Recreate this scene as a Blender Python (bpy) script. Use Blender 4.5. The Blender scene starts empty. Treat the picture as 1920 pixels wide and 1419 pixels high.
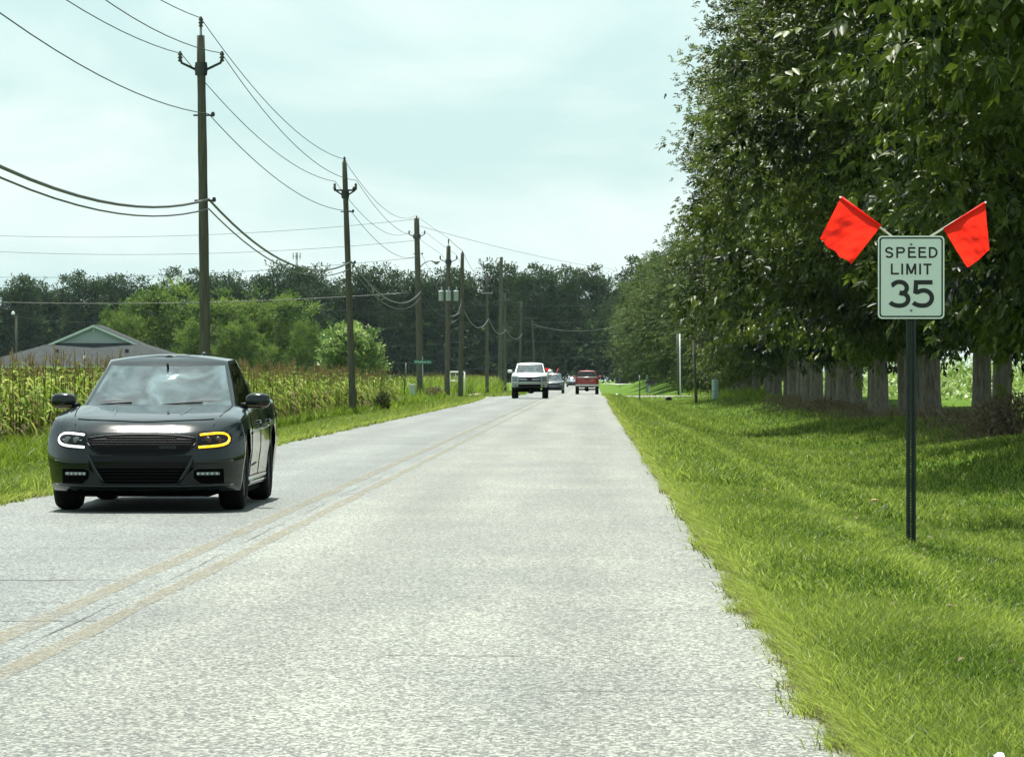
import bpy, bmesh, math, random
import numpy as np
from mathutils import Vector, Matrix
from mathutils.bvhtree import BVHTree

SC = bpy.context.scene
COL = SC.collection
R = math.radians

# ------------------------------------------------------------------ camera, world, sun, exposure
CAM_H = 1.21
FPX = 7600.0            # focal length in photo pixels (1920 wide)
cam = bpy.data.cameras.new('camera')
cam_ob = bpy.data.objects.new('camera', cam)
COL.objects.link(cam_ob)
cam.sensor_width = 36.0
cam.lens = FPX * 36.0 / 1920.0
cam.clip_start = 0.5
cam.clip_end = 6000.0
cam_ob.location = (0, 0, CAM_H)
cam_ob.rotation_euler = (R(90) - 3.5 / FPX, 0, math.atan(150.0 / FPX))
SC.camera = cam_ob

SUN_EL, SUN_AZ = 66.0, 9.0         # ahead of the camera, a little to the left
world = bpy.data.worlds.new('World')
SC.world = world
world.use_nodes = True
wn = world.node_tree.nodes
wl = world.node_tree.links
wn.clear()
w_out = wn.new('ShaderNodeOutputWorld')
w_bg = wn.new('ShaderNodeBackground')
w_bg.inputs['Strength'].default_value = 0.074
w_sky = wn.new('ShaderNodeTexSky')
w_sky.sky_type = 'NISHITA'
w_sky.sun_disc = False
w_sky.sun_elevation = R(SUN_EL)
w_sky.sun_rotation = R(-SUN_AZ)
w_sky.air_density = 1.2
w_sky.dust_density = 3.0
w_tc = wn.new('ShaderNodeTexCoord')
w_map = wn.new('ShaderNodeMapping')
w_map.inputs['Scale'].default_value = (1.0, 1.0, 2.6)
w_map.inputs['Location'].default_value = (3.1, 1.7, 0.4)
w_n1 = wn.new('ShaderNodeTexNoise')
w_n1.inputs['Scale'].default_value = 10.5
w_n1.inputs['Detail'].default_value = 5.0
w_n1.inputs['Roughness'].default_value = 0.5
w_n1.inputs['Distortion'].default_value = 0.4
w_ramp = wn.new('ShaderNodeValToRGB')
w_ramp.color_ramp.elements[0].position = 0.40
w_ramp.color_ramp.elements[0].color = (3.8, 5.35, 5.35, 1)
w_ramp.color_ramp.elements[1].position = 0.62
w_ramp.color_ramp.elements[1].color = (5.45, 6.45, 6.3, 1)
w_mix = wn.new('ShaderNodeMix')
w_mix.data_type = 'RGBA'
w_mix.inputs['Factor'].default_value = 0.88
wl.new(w_tc.outputs['Generated'], w_map.inputs['Vector'])
wl.new(w_map.outputs['Vector'], w_n1.inputs['Vector'])
wl.new(w_n1.outputs['Fac'], w_ramp.inputs['Fac'])
wl.new(w_sky.outputs['Color'], w_mix.inputs['A'])
wl.new(w_ramp.outputs['Color'], w_mix.inputs['B'])
wl.new(w_mix.outputs['Result'], w_bg.inputs['Color'])
wl.new(w_bg.outputs['Background'], w_out.inputs['Surface'])

sun = bpy.data.lights.new('sun', 'SUN')
sun.energy = 5.0
sun.angle = R(0.6)
sun.color = (1.0, 0.965, 0.90)
sun_ob = bpy.data.objects.new('sun', sun)
COL.objects.link(sun_ob)
_d = Vector((-math.sin(R(SUN_AZ)) * math.cos(R(SUN_EL)), math.cos(R(SUN_AZ)) * math.cos(R(SUN_EL)), math.sin(R(SUN_EL))))
sun_ob.rotation_euler = (-_d).to_track_quat('-Z', 'Y').to_euler()
sun_ob.location = (-20, 60, 80)

SC.view_settings.view_transform = 'Standard'
SC.view_settings.look = 'None'
SC.view_settings.exposure = 1.2
SC.view_settings.gamma = 1.0
SC.view_settings.use_curve_mapping = False
SC.render.engine = 'CYCLES'
SC.cycles.use_denoising = True
SC.cycles.denoiser = 'OPENIMAGEDENOISE'
SC.cycles.denoising_input_passes = 'RGB_ALBEDO_NORMAL'
SC.cycles.max_bounces = 8
SC.cycles.diffuse_bounces = 3
SC.cycles.glossy_bounces = 3
SC.cycles.transmission_bounces = 4
SC.cycles.transparent_max_bounces = 8
SC.cycles.caustics_reflective = False
SC.cycles.caustics_refractive = False
SC.cycles.volume_bounces = 0

# ------------------------------------------------------------------ helpers: materials
MATS = {}
def nodes_of(m):
    m.use_nodes = True
    nt = m.node_tree
    return nt, nt.nodes, nt.links, nt.nodes['Principled BSDF']

def M(name, color, rough=0.6, spec=0.4, metal=0.0, nscale=0.0, namt=0.0, coat=0.0, bump=0.0, bscale=None,
      emit=None, estr=0.0, stretch=(1, 1, 1), detail=4.0, coord='Object', color2=None):
    if name in MATS:
        return MATS[name]
    m = bpy.data.materials.new(name)
    nt, N, L, b = nodes_of(m)
    b.inputs['Base Color'].default_value = (*color, 1)
    b.inputs['Roughness'].default_value = rough
    b.inputs['Specular IOR Level'].default_value = spec
    b.inputs['Metallic'].default_value = metal
    b.inputs['Coat Weight'].default_value = coat
    b.inputs['Coat Roughness'].default_value = 0.03
    if emit:
        b.inputs['Emission Color'].default_value = (*emit, 1)
        b.inputs['Emission Strength'].default_value = estr
    if nscale:
        tc = N.new('ShaderNodeTexCoord'); mp = N.new('ShaderNodeMapping')
        mp.inputs['Scale'].default_value = stretch
        nz = N.new('ShaderNodeTexNoise')
        nz.inputs['Scale'].default_value = nscale
        nz.inputs['Detail'].default_value = detail
        nz.inputs['Roughness'].default_value = 0.65
        L.new(tc.outputs[coord], mp.inputs['Vector']); L.new(mp.outputs['Vector'], nz.inputs['Vector'])
        if namt or color2:
            rp = N.new('ShaderNodeValToRGB')
            rp.color_ramp.elements[0].position = 0.3; rp.color_ramp.elements[1].position = 0.7
            c0 = tuple(c * (1 - namt) for c in color); c1 = tuple(c * (1 + namt) for c in color)
            if color2: c0, c1 = color, color2
            rp.color_ramp.elements[0].color = (*c0, 1); rp.color_ramp.elements[1].color = (*c1, 1)
            L.new(nz.outputs['Fac'], rp.inputs['Fac']); L.new(rp.outputs['Color'], b.inputs['Base Color'])
        if bump:
            bp = N.new('ShaderNodeBump'); bp.inputs['Strength'].default_value = bump
            bp.inputs['Distance'].default_value = 0.02
            L.new(nz.outputs['Fac'], bp.inputs['Height']); L.new(bp.outputs['Normal'], b.inputs['Normal'])
    MATS[name] = m
    return m

def leafmat(name, dark, light, trans=None, tfac=0.35, rough=0.4, spec=0.5):
    """two-sided leaf: reads the per-leaf attribute 'var' (0..1) for its own colour"""
    m = bpy.data.materials.new(name)
    nt, N, L, b = nodes_of(m)
    at = N.new('ShaderNodeAttribute'); at.attribute_name = 'var'
    rp = N.new('ShaderNodeValToRGB')
    rp.color_ramp.elements[0].color = (*dark, 1); rp.color_ramp.elements[1].color = (*light, 1)
    L.new(at.outputs['Fac'], rp.inputs['Fac'])
    L.new(rp.outputs['Color'], b.inputs['Base Color'])
    b.inputs['Roughness'].default_value = rough
    b.inputs['Specular IOR Level'].default_value = spec
    tr = N.new('ShaderNodeBsdfTranslucent')
    if trans is None:
        L.new(rp.outputs['Color'], tr.inputs['Color'])
    else:
        tr.inputs['Color'].default_value = (*trans, 1)
    mx = N.new('ShaderNodeMixShader'); mx.inputs['Fac'].default_value = tfac
    L.new(b.outputs['BSDF'], mx.inputs[1]); L.new(tr.outputs['BSDF'], mx.inputs[2])
    L.new(mx.outputs['Shader'], N['Material Output'].inputs['Surface'])
    MATS[name] = m
    return m

# ------------------------------------------------------------------ helpers: meshes and objects
def link_mesh(name, me, mats=None, parent=None, loc=None):
    o = bpy.data.objects.new(name, me)
    COL.objects.link(o)
    if mats:
        for m in (mats if isinstance(mats, (list, tuple)) else [mats]):
            me.materials.append(m)
    if parent: o.parent = parent
    if loc is not None: o.location = loc
    return o

def np_mesh(name, verts, faces, var=None, smooth=False, mat_idx=None):
    """verts (N,3), faces (F,k) all of the same k"""
    verts = np.asarray(verts, np.float32); faces = np.asarray(faces, np.int32)
    F, k = faces.shape
    me = bpy.data.meshes.new(name)
    me.vertices.add(len(verts)); me.vertices.foreach_set('co', verts.ravel())
    me.loops.add(F * k); me.loops.foreach_set('vertex_index', faces.ravel())
    me.polygons.add(F)
    me.polygons.foreach_set('loop_start', np.arange(0, F * k, k, dtype=np.int32))
    if smooth:
        me.polygons.foreach_set('use_smooth', np.ones(F, bool))
    if mat_idx is not None:
        me.polygons.foreach_set('material_index', np.asarray(mat_idx, np.int32))
    me.update(calc_edges=True)
    if var is not None:
        a = me.attributes.new('var', 'FLOAT', 'FACE')
        a.data.foreach_set('value', np.asarray(var, np.float32))
    return me

def tag(o, label=None, cat=None, group=None, kind=None):
    if label: o['label'] = label
    if cat: o['category'] = cat
    if group: o['group'] = group
    if kind: o['kind'] = kind
    return o

def thing(name, label, cat, loc=(0, 0, 0), rotz=0.0, group=None):
    o = bpy.data.objects.new(name, None)
    COL.objects.link(o)
    o.empty_display_size = 0.2
    o.location = loc; o.rotation_euler = (0, 0, rotz)
    return tag(o, label, cat, group)

def copy_thing(root, loc, rotz=0.0, label=None, scale=None):
    r = root.copy(); COL.objects.link(r)
    r.location = loc; r.rotation_euler = (0, 0, rotz)
    if scale: r.scale = scale
    if label: r['label'] = label
    for ch in list(root.children):
        c = ch.copy(); COL.objects.link(c); c.parent = r
        for g in list(ch.children):
            d = g.copy(); COL.objects.link(d); d.parent = c
    return r

class MB:
    """collects shapes, links them as one mesh object"""
    def __init__(self): self.v = []; self.f = []; self.sm = []; self.mi = []; self.cur = 0
    def add(self, verts, faces, smooth=False):
        o = len(self.v)
        self.v += [tuple(p) for p in verts]
        for f in faces:
            self.f.append([i + o for i in f]); self.sm.append(smooth); self.mi.append(self.cur)
        return self
    def box(self, c, s, rot=None, taper=1.0):
        hx, hy, hz = s[0] / 2, s[1] / 2, s[2] / 2
        vs = []
        for z in (-1, 1):
            t = taper if z > 0 else 1.0
            for x, y in ((-1, -1), (1, -1), (1, 1), (-1, 1)):
                p = Vector((x * hx * t, y * hy * t, z * hz))
                if rot is not None: p = rot @ p
                vs.append((p.x + c[0], p.y + c[1], p.z + c[2]))
        return self.add(vs, [(3, 2, 1, 0), (4, 5, 6, 7), (0, 1, 5, 4), (1, 2, 6, 5), (2, 3, 7, 6), (3, 0, 4, 7)])
    def tube(self, pts, r, n=8, caps=True, smooth=True):
        pts = [Vector(p) for p in pts]
        rs = r if isinstance(r, (list, tuple)) else [r] * len(pts)
        vs = []; fs = []
        prev = None
        for i, p in enumerate(pts):
            t = (pts[min(i + 1, len(pts) - 1)] - pts[max(i - 1, 0)])
            t = t.normalized() if t.length > 1e-9 else Vector((0, 0, 1))
            if prev is None:
                a = Vector((0, 0, 1)) if abs(t.z) < 0.9 else Vector((1, 0, 0))
                u = t.cross(a).normalized()
            else:
                u = (prev - t * prev.dot(t))
                u = u.normalized() if u.length > 1e-6 else t.orthogonal().normalized()
            prev = u
            w = t.cross(u)
            for k in range(n):
                an = 2 * math.pi * k / n
                q = p + (u * math.cos(an) + w * math.sin(an)) * rs[i]
                vs.append(tuple(q))
        for i in range(len(pts) - 1):
            for k in range(n):
                a = i * n + k; b = i * n + (k + 1) % n
                fs.append((a, b, b + n, a + n))
        self.add(vs, fs, smooth)
        if caps:
            o = len(self.v) - len(vs)
            self.f.append([o + k for k in reversed(range(n))]); self.sm.append(False); self.mi.append(self.cur)
            self.f.append([o + (len(pts) - 1) * n + k for k in range(n)]); self.sm.append(False); self.mi.append(self.cur)
        return self
    def lathe(self, prof, c, axis='z', n=20, smooth=True):
        """prof: list of (radius, height) along axis"""
        vs = []; fs = []
        for (r, h) in prof:
            for k in range(n):
                a = 2 * math.pi * k / n
                x, y = r * math.cos(a), r * math.sin(a)
                p = {'z': (x, y, h), 'x': (h, x, y), 'y': (y, h, x)}[axis]
                vs.append((p[0] + c[0], p[1] + c[1], p[2] + c[2]))
        for i in range(len(prof) - 1):
            for k in range(n):
                a = i * n + k; b = i * n + (k + 1) % n
                fs.append((a, b, b + n, a + n))
        return self.add(vs, fs, smooth)
    def ell(self, c, s, nu=14, nv=9, p=1.0):
        """ellipsoid (superellipsoid when p<1)"""
        vs = []; fs = []
        sg = lambda x: math.copysign(abs(x) ** p, x)
        for j in range(nv + 1):
            th = -math.pi / 2 + math.pi * j / nv
            for k in range(nu):
                ph = 2 * math.pi * k / nu
                vs.append((c[0] + s[0] * sg(math.cos(th)) * sg(math.cos(ph)), c[1] + s[1] * sg(math.cos(th)) * sg(math.sin(ph)), c[2] + s[2] * sg(math.sin(th))))
        for j in range(nv):
            for k in range(nu):
                a = j * nu + k; b = j * nu + (k + 1) % nu
                fs.append((a, b, b + nu, a + nu))
        return self.add(vs, fs, True)
    def poly(self, pts, smooth=False): return self.add(pts, [tuple(range(len(pts)))], smooth)
    def prism(self, pts2, y0, y1):
        """polygon in (x,z), counter-clockwise seen from -y, extruded from y0 to y1"""
        n = len(pts2)
        vs = [(x, y0, z) for x, z in pts2] + [(x, y1, z) for x, z in pts2]
        fs = [tuple(range(n)), tuple(reversed(range(n, 2 * n)))]
        for k in range(n):
            j = (k + 1) % n
            fs.append((j, k, k + n, j + n))
        return self.add(vs, fs)
    def build(self, name, mats, parent=None, loc=None, kind=None, weld=False):
        me = bpy.data.meshes.new(name)
        me.from_pydata(self.v, [], self.f)
        me.polygons.foreach_set('use_smooth', self.sm)
        me.polygons.foreach_set('material_index', self.mi)
        me.update()
        if weld:
            bm = bmesh.new(); bm.from_mesh(me)
            bmesh.ops.remove_doubles(bm, verts=bm.verts, dist=1e-5)
            bm.to_mesh(me); bm.free()
        o = link_mesh(name, me, mats, parent, loc)
        if kind: o['kind'] = kind
        return o

def catmull(xs, ys):
    xs = list(xs); ys = list(ys)
    def f(x):
        if x <= xs[0]: return ys[0]
        if x >= xs[-1]: return ys[-1]
        i = max(k for k in range(len(xs) - 1) if xs[k] <= x)
        x0, x1 = xs[i], xs[i + 1]; t = (x - x0) / (x1 - x0); h = x1 - x0
        def sl(k):
            if k == 0: return (ys[1] - ys[0]) / (xs[1] - xs[0])
            if k == len(xs) - 1: return (ys[-1] - ys[-2]) / (xs[-1] - xs[-2])
            a = (ys[k] - ys[k - 1]) / (xs[k] - xs[k - 1]); b = (ys[k + 1] - ys[k]) / (xs[k + 1] - xs[k])
            return 0 if a * b <= 0 else 2 * a * b / (a + b)
        m0, m1 = sl(i) * h, sl(i + 1) * h
        return (2*t**3 - 3*t*t + 1)*ys[i] + (t**3 - 2*t*t + t)*m0 + (-2*t**3 + 3*t*t)*ys[i + 1] + (t**3 - t*t)*m1
    return f

def px2w(px, py, Y):
    """a point of the place at distance Y whose bearing was read off the photograph"""
    return ((px - 1110.0) / FPX * Y, Y, CAM_H + (706.0 - py) / FPX * Y)

def smooth(a, b, x):
    t = np.clip((np.asarray(x, float) - a) / (b - a), 0, 1)
    return t * t * (3 - 2 * t)

# ------------------------------------------------------------------ the land
ROAD_L, ROAD_R, ROAD_C = -5.62, 0.87, -2.39
CROSS_Y = 835.0
def road_z(Y):
    Y = np.asarray(Y, float)
    return -0.30 * smooth(235, 335, Y) + 0.10 * smooth(420, 620, Y)

def left_edge(Y):       # the left edge flares a little toward the side road
    Y = np.asarray(Y, float)
    return ROAD_L - 0.55 * smooth(170, 245, Y) + 0.5 * smooth(265, 330, Y)

def edge_wobble(Y, k):
    Y = np.asarray(Y, float)
    return 0.028 * np.sin(Y * 0.9 + k) + 0.018 * np.sin(Y * 2.3 + 2 * k) + 0.02 * np.sin(Y * 5.1 + k * 3)

def ground_z(X, Y):
    X = np.asarray(X, float); Y = np.asarray(Y, float)
    z = road_z(Y)
    d = X - ROAD_R
    ditch = np.interp(d, [0, 0.5, 1.2, 2.1, 3.2, 4.6, 6.0, 7.4, 9.0, 14, 60], [0, -.015, -.11, -.35, -.52, -.56, -.42, -.22, -.10, -.05, 0.0])
    near = 1 - 0.35 * smooth(260, 330, Y)
    rr = (d > 0)
    und = 0.17 * np.sin(Y * 0.16 + 1.0 + X * .12) + 0.06 * np.sin(Y * 0.047 + 0.4 + X * 0.3) + 0.05 * np.sin(Y * 0.21 + X * 0.5)
    z = z + np.where(rr, ditch * near + und * smooth(2.4, 5.5, d) * 0.9, 0)
    dl = ROAD_L - X
    lft = np.interp(dl, [0, 0.6, 1.6, 2.6, 4.0, 8, 40], [0, -.02, -.10, -.16, -.06, 0.02, 0.0])
    z = z + np.where(dl > 0, lft + 0.03 * np.sin(Y * 0.13 + X) * smooth(0.3, 1.5, dl), 0)
    # the drive on the right and the side road on the left run level with the road
    drv = np.exp(-((Y - 309) / 5.0) ** 2) * smooth(1.0, 2.0, d) * (1 - smooth(25, 40, X))
    z = z * (1 - drv) + drv * (road_z(309) - 0.02)
    sd = np.exp(-((Y - 236) / 6.0) ** 2) * smooth(0.2, 1.2, dl) * (1 - smooth(60, 90, dl))
    z = z * (1 - sd) + sd * (-0.06)
    # lawn banks beyond the drive
    z = z + np.where(rr, 1.05 * smooth(335, 420, Y) * smooth(3.2, 7, d) * (1 - smooth(560, 800, Y)), 0)
    inside = (X > ROAD_L - 0.15) & (X < ROAD_R)
    return np.where(inside, road_z(Y) - 0.06, z)
def gz(x, y): return float(ground_z(x, y))

ys = np.unique(np.concatenate([np.arange(-30, 60, 2.0), np.arange(60, 420, 3.0), np.arange(420, 900, 12.0), np.array([930, 1000, 1150, 1400, 1700])]))
xs = np.unique(np.concatenate([np.arange(-14, -5.6, 0.4), [-5.77, -5.62, -5.5, -3, -1, 0.6, 0.869], np.arange(0.88, 4, 0.25), np.arange(4, 14, 0.5),
                               np.arange(14, 44, 3), np.arange(-62, -14, 6), [60, 90, 140, 220, 340, 520, -90, -140, -220, -340, -520]]))
GX, GY = np.meshgrid(xs, ys)
GZ = ground_z(GX, GY)
V = np.stack([GX, GY, GZ], -1).reshape(-1, 3)
nx, ny = len(xs), len(ys)
ii, jj = np.meshgrid(np.arange(nx - 1), np.arange(ny - 1))
a = (jj * nx + ii).ravel()
ground_me = np_mesh('ground', V, np.stack([a, a + 1, a + nx + 1, a + nx], 1), smooth=True)

gm = bpy.data.materials.new('turf_soil')
nt, N, L, b = nodes_of(gm)
tc = N.new('ShaderNodeTexCoord')
n1 = N.new('ShaderNodeTexNoise'); n1.inputs['Scale'].default_value = 0.35; n1.inputs['Detail'].default_value = 6; n1.inputs['Roughness'].default_value = 0.7
n2 = N.new('ShaderNodeTexNoise'); n2.inputs['Scale'].default_value = 9.0; n2.inputs['Detail'].default_value = 5; n2.inputs['Roughness'].default_value = 0.75
r1 = N.new('ShaderNodeValToRGB')
r1.color_ramp.elements[0].position = 0.35; r1.color_ramp.elements[0].color = (0.042, 0.105, 0.003, 1)
r1.color_ramp.elements[1].position = 0.72; r1.color_ramp.elements[1].color = (0.095, 0.165, 0.006, 1)
r2 = N.new('ShaderNodeValToRGB')
r2.color_ramp.elements[0].position = 0.32; r2.color_ramp.elements[0].color = (0.45, 0.45, 0.45, 1)
r2.color_ramp.elements[1].position = 0.68; r2.color_ramp.elements[1].color = (1.25, 1.2, 1.2, 1)
mm = N.new('ShaderNodeMix'); mm.data_type = 'RGBA'; mm.blend_type = 'MULTIPLY'; mm.inputs['Factor'].default_value = 0.8
L.new(tc.outputs['Object'], n1.inputs['Vector']); L.new(tc.outputs['Object'], n2.inputs['Vector'])
L.new(n1.outputs['Fac'], r1.inputs['Fac']); L.new(n2.outputs['Fac'], r2.inputs['Fac'])
L.new(r1.outputs['Color'], mm.inputs['A']); L.new(r2.outputs['Color'], mm.inputs['B'])
L.new(mm.outputs['Result'], b.inputs['Base Color'])
b.inputs['Roughness'].default_value = 0.9; b.inputs['Specular IOR Level'].default_value = 0.1
bp = N.new('ShaderNodeBump'); bp.inputs['Strength'].default_value = 0.6; bp.inputs['Distance'].default_value = 0.05
L.new(n2.outputs['Fac'], bp.inputs['Height']); L.new(bp.outputs['Normal'], b.inputs['Normal'])
tag(link_mesh('ground', ground_me, gm), kind='structure')

# road surface: worn chip-seal
rm = bpy.data.materials.new('chip_seal')
nt, N, L, b = nodes_of(rm)
tc = N.new('ShaderNodeTexCoord')
mp = N.new('ShaderNodeMapping'); mp.inputs['Scale'].default_value = (1, .50, 1)
L.new(tc.outputs['Object'], mp.inputs['Vector'])
vo = N.new('ShaderNodeTexVoronoi'); vo.inputs['Scale'].default_value = 80.0; vo.inputs['Randomness'].default_value = 1.0
n1 = N.new('ShaderNodeTexNoise'); n1.inputs['Scale'].default_value = 38.0; n1.inputs['Detail'].default_value = 6; n1.inputs['Roughness'].default_value = 0.8
n2 = N.new('ShaderNodeTexNoise'); n2.inputs['Scale'].default_value = 0.7; n2.inputs['Detail'].default_value = 4
mps = N.new('ShaderNodeMapping'); mps.inputs['Scale'].default_value = (1.0, 0.05, 1)
n3 = N.new('ShaderNodeTexNoise'); n3.inputs['Scale'].default_value = 1.1; n3.inputs['Detail'].default_value = 3
L.new(tc.outputs['Object'], mps.inputs['Vector']); L.new(mps.outputs['Vector'], n3.inputs['Vector'])
for n in (vo, n1, n2): L.new(mp.outputs['Vector'], n.inputs['Vector'])
rv = N.new('ShaderNodeValToRGB')
for e in list(rv.color_ramp.elements)[1:]: rv.color_ramp.elements.remove(e)
rv.color_ramp.elements[0].position = 0.0; rv.color_ramp.elements[0].color = (0.014, 0.017, 0.015, 1)
for p, c in ((0.34, (0.055, 0.060, 0.055)), (0.52, (0.125, 0.131, 0.120)), (0.8, (0.28, 0.288, 0.265))):
    e = rv.color_ramp.elements.new(p); e.color = (*c, 1)
sepc = N.new('ShaderNodeSeparateColor'); L.new(vo.outputs['Color'], sepc.inputs['Color'])
mxv = N.new('ShaderNodeMix'); mxv.data_type = 'FLOAT'; mxv.inputs['Factor'].default_value = 0.45
L.new(sepc.outputs['Red'], mxv.inputs['A']); L.new(n1.outputs['Fac'], mxv.inputs['B'])
L.new(mxv.outputs['Result'], rv.inputs['Fac'])
# lanes: the far lane is greyer, the near one warmer; wheel tracks a little darker
sp = N.new('ShaderNodeSeparateXYZ'); L.new(tc.outputs['Object'], sp.inputs['Vector'])
lr = N.new('ShaderNodeMapRange'); lr.inputs['From Min'].default_value = -2.6; lr.inputs['From Max'].default_value = -2.1
L.new(sp.outputs['X'], lr.inputs['Value'])
lane = N.new('ShaderNodeMix'); lane.data_type = 'RGBA'
lane.inputs['A'].default_value = (0.86, 0.93, 0.95, 1); lane.inputs['B'].default_value = (1.0, 1.03, 0.975, 1)
L.new(lr.outputs['Result'], lane.inputs['Factor'])
r2 = N.new('ShaderNodeValToRGB')
r2.color_ramp.elements[0].position = 0.3; r2.color_ramp.elements[0].color = (0.80, 0.80, 0.81, 1)
r2.color_ramp.elements[1].position = 0.7; r2.color_ramp.elements[1].color = (1.08, 1.07, 1.03, 1)
L.new(n2.outputs['Fac'], r2.inputs['Fac'])
r3 = N.new('ShaderNodeValToRGB')
r3.color_ramp.elements[0].position = 0.32; r3.color_ramp.elements[0].color = (0.78, 0.79, 0.79, 1)
r3.color_ramp.elements[1].position = 0.66; r3.color_ramp.elements[1].color = (1.10, 1.09, 1.06, 1)
L.new(n3.outputs['Fac'], r3.inputs['Fac'])
prev = rv.outputs['Color']
trk = N.new('ShaderNodeMath'); trk.operation = 'MULTIPLY_ADD'; trk.inputs[1].default_value = 2 * math.pi / 1.5; trk.inputs[2].default_value = 2 * math.pi * 1.51 / 1.5
L.new(sp.outputs['X'], trk.inputs[0])
cs = N.new('ShaderNodeMath'); cs.operation = 'COSINE'; L.new(trk.outputs['Value'], cs.inputs[0])
rk = N.new('ShaderNodeMapRange'); rk.inputs['From Min'].default_value = -.2; rk.inputs['From Max'].default_value = 1; rk.inputs['To Min'].default_value = 1.03; rk.inputs['To Max'].default_value = .90
L.new(cs.outputs['Value'], rk.inputs['Value'])
for src in (lane.outputs['Result'], r2.outputs['Color'], r3.outputs['Color'], rk.outputs['Result']):
    q = N.new('ShaderNodeMix'); q.data_type = 'RGBA'; q.blend_type = 'MULTIPLY'; q.inputs['Factor'].default_value = 1.0
    L.new(prev, q.inputs['A']); L.new(src, q.inputs['B']); prev = q.outputs['Result']
L.new(prev, b.inputs['Base Color'])
b.inputs['Roughness'].default_value = 0.62; b.inputs['Specular IOR Level'].default_value = 0.30
bp = N.new('ShaderNodeBump'); bp.inputs['Strength'].default_value = 0.5; bp.inputs['Distance'].default_value = 0.012
L.new(mxv.outputs['Result'], bp.inputs['Height']); L.new(bp.outputs['Normal'], b.inputs['Normal'])
MATS['road'] = rm

def strip_mesh(name, ylist, xl, xr, zoff, nseg=1):
    vs = []; fs = []
    for y in ylist:
        x0, x1 = float(xl(y)), float(xr(y))
        for k in range(nseg + 1):
            vs.append((x0 + (x1 - x0) * k / nseg, y, float(road_z(y)) + zoff))
    m = nseg + 1
    for i in range(len(ylist) - 1):
        for k in range(nseg):
            fs.append((i * m + k, i * m + k + 1, (i + 1) * m + k + 1, (i + 1) * m + k))
    me = bpy.data.meshes.new(name); me.from_pydata(vs, [], fs); me.update()
    return me

ry = list(np.arange(-30, 260, 0.5)) + list(np.arange(260, 850, 5.0))
road = tag(link_mesh('road', strip_mesh('road', ry, lambda y: left_edge(y) + edge_wobble(y, 1), lambda y: ROAD_R + edge_wobble(y, 4), 0.0), rm), kind='structure')

# faded double yellow centre line, worn through to the stones
ym = bpy.data.materials.new('faded_yellow_paint')
nt, N, L, b = nodes_of(ym)
tc = N.new('ShaderNodeTexCoord')
vo = N.new('ShaderNodeTexVoronoi'); vo.inputs['Scale'].default_value = 62.0
n1 = N.new('ShaderNodeTexNoise'); n1.inputs['Scale'].default_value = 30; n1.inputs['Detail'].default_value = 6; n1.inputs['Roughness'].default_value = 0.8
n2 = N.new('ShaderNodeTexNoise'); n2.inputs['Scale'].default_value = 1.2; n2.inputs['Detail'].default_value = 3
for n in (vo, n1, n2): L.new(tc.outputs['Object'], n.inputs['Vector'])
sepc = N.new('ShaderNodeSeparateColor'); L.new(vo.outputs['Color'], sepc.inputs['Color'])
mxv = N.new('ShaderNodeMix'); mxv.data_type = 'FLOAT'; mxv.inputs['Factor'].default_value = 0.5
L.new(sepc.outputs['Red'], mxv.inputs['A']); L.new(n1.outputs['Fac'], mxv.inputs['B'])
add = N.new('ShaderNodeMath'); add.operation = 'MULTIPLY_ADD'; add.inputs[1].default_value = 0.9
L.new(n2.outputs['Fac'], add.inputs[0]); L.new(mxv.outputs['Result'], add.inputs[2])
rv = N.new('ShaderNodeValToRGB')
rv.color_ramp.elements[0].position = 0.60; rv.color_ramp.elements[0].color = (0.13, 0.122, 0.08, 1)
rv.color_ramp.elements[1].position = 1.0; rv.color_ramp.elements[1].color = (0.175, 0.150, 0.075, 1)
L.new(add.outputs['Value'], rv.inputs['Fac']); L.new(rv.outputs['Color'], b.inputs['Base Color'])
# worn-off paint: stones show through
rt = N.new('ShaderNodeValToRGB')
rt.color_ramp.elements[0].position = 0.66; rt.color_ramp.elements[0].color = (0, 0, 0, 1)
rt.color_ramp.elements[1].position = 1.0; rt.color_ramp.elements[1].color = (.42, .42, .42, 1)
L.new(add.outputs['Value'], rt.inputs['Fac']); L.new(rt.outputs['Color'], b.inputs['Alpha'])
b.inputs['Roughness'].default_value = 0.7
yl = list(np.arange(8, 260, 1.0)) + list(np.arange(260, 830, 6.0))
for k, (c, w) in enumerate(((ROAD_C - 0.345, 0.135), (ROAD_C, 0.11))):
    tag(link_mesh('centre_line', strip_mesh('centre_line', yl, lambda y: c - w / 2 + edge_wobble(y, 7 + k) * 0.25, lambda y: c + w / 2 + edge_wobble(y, 9 + k) * 0.25, 0.005), ym, parent=road), kind='structure')

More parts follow.
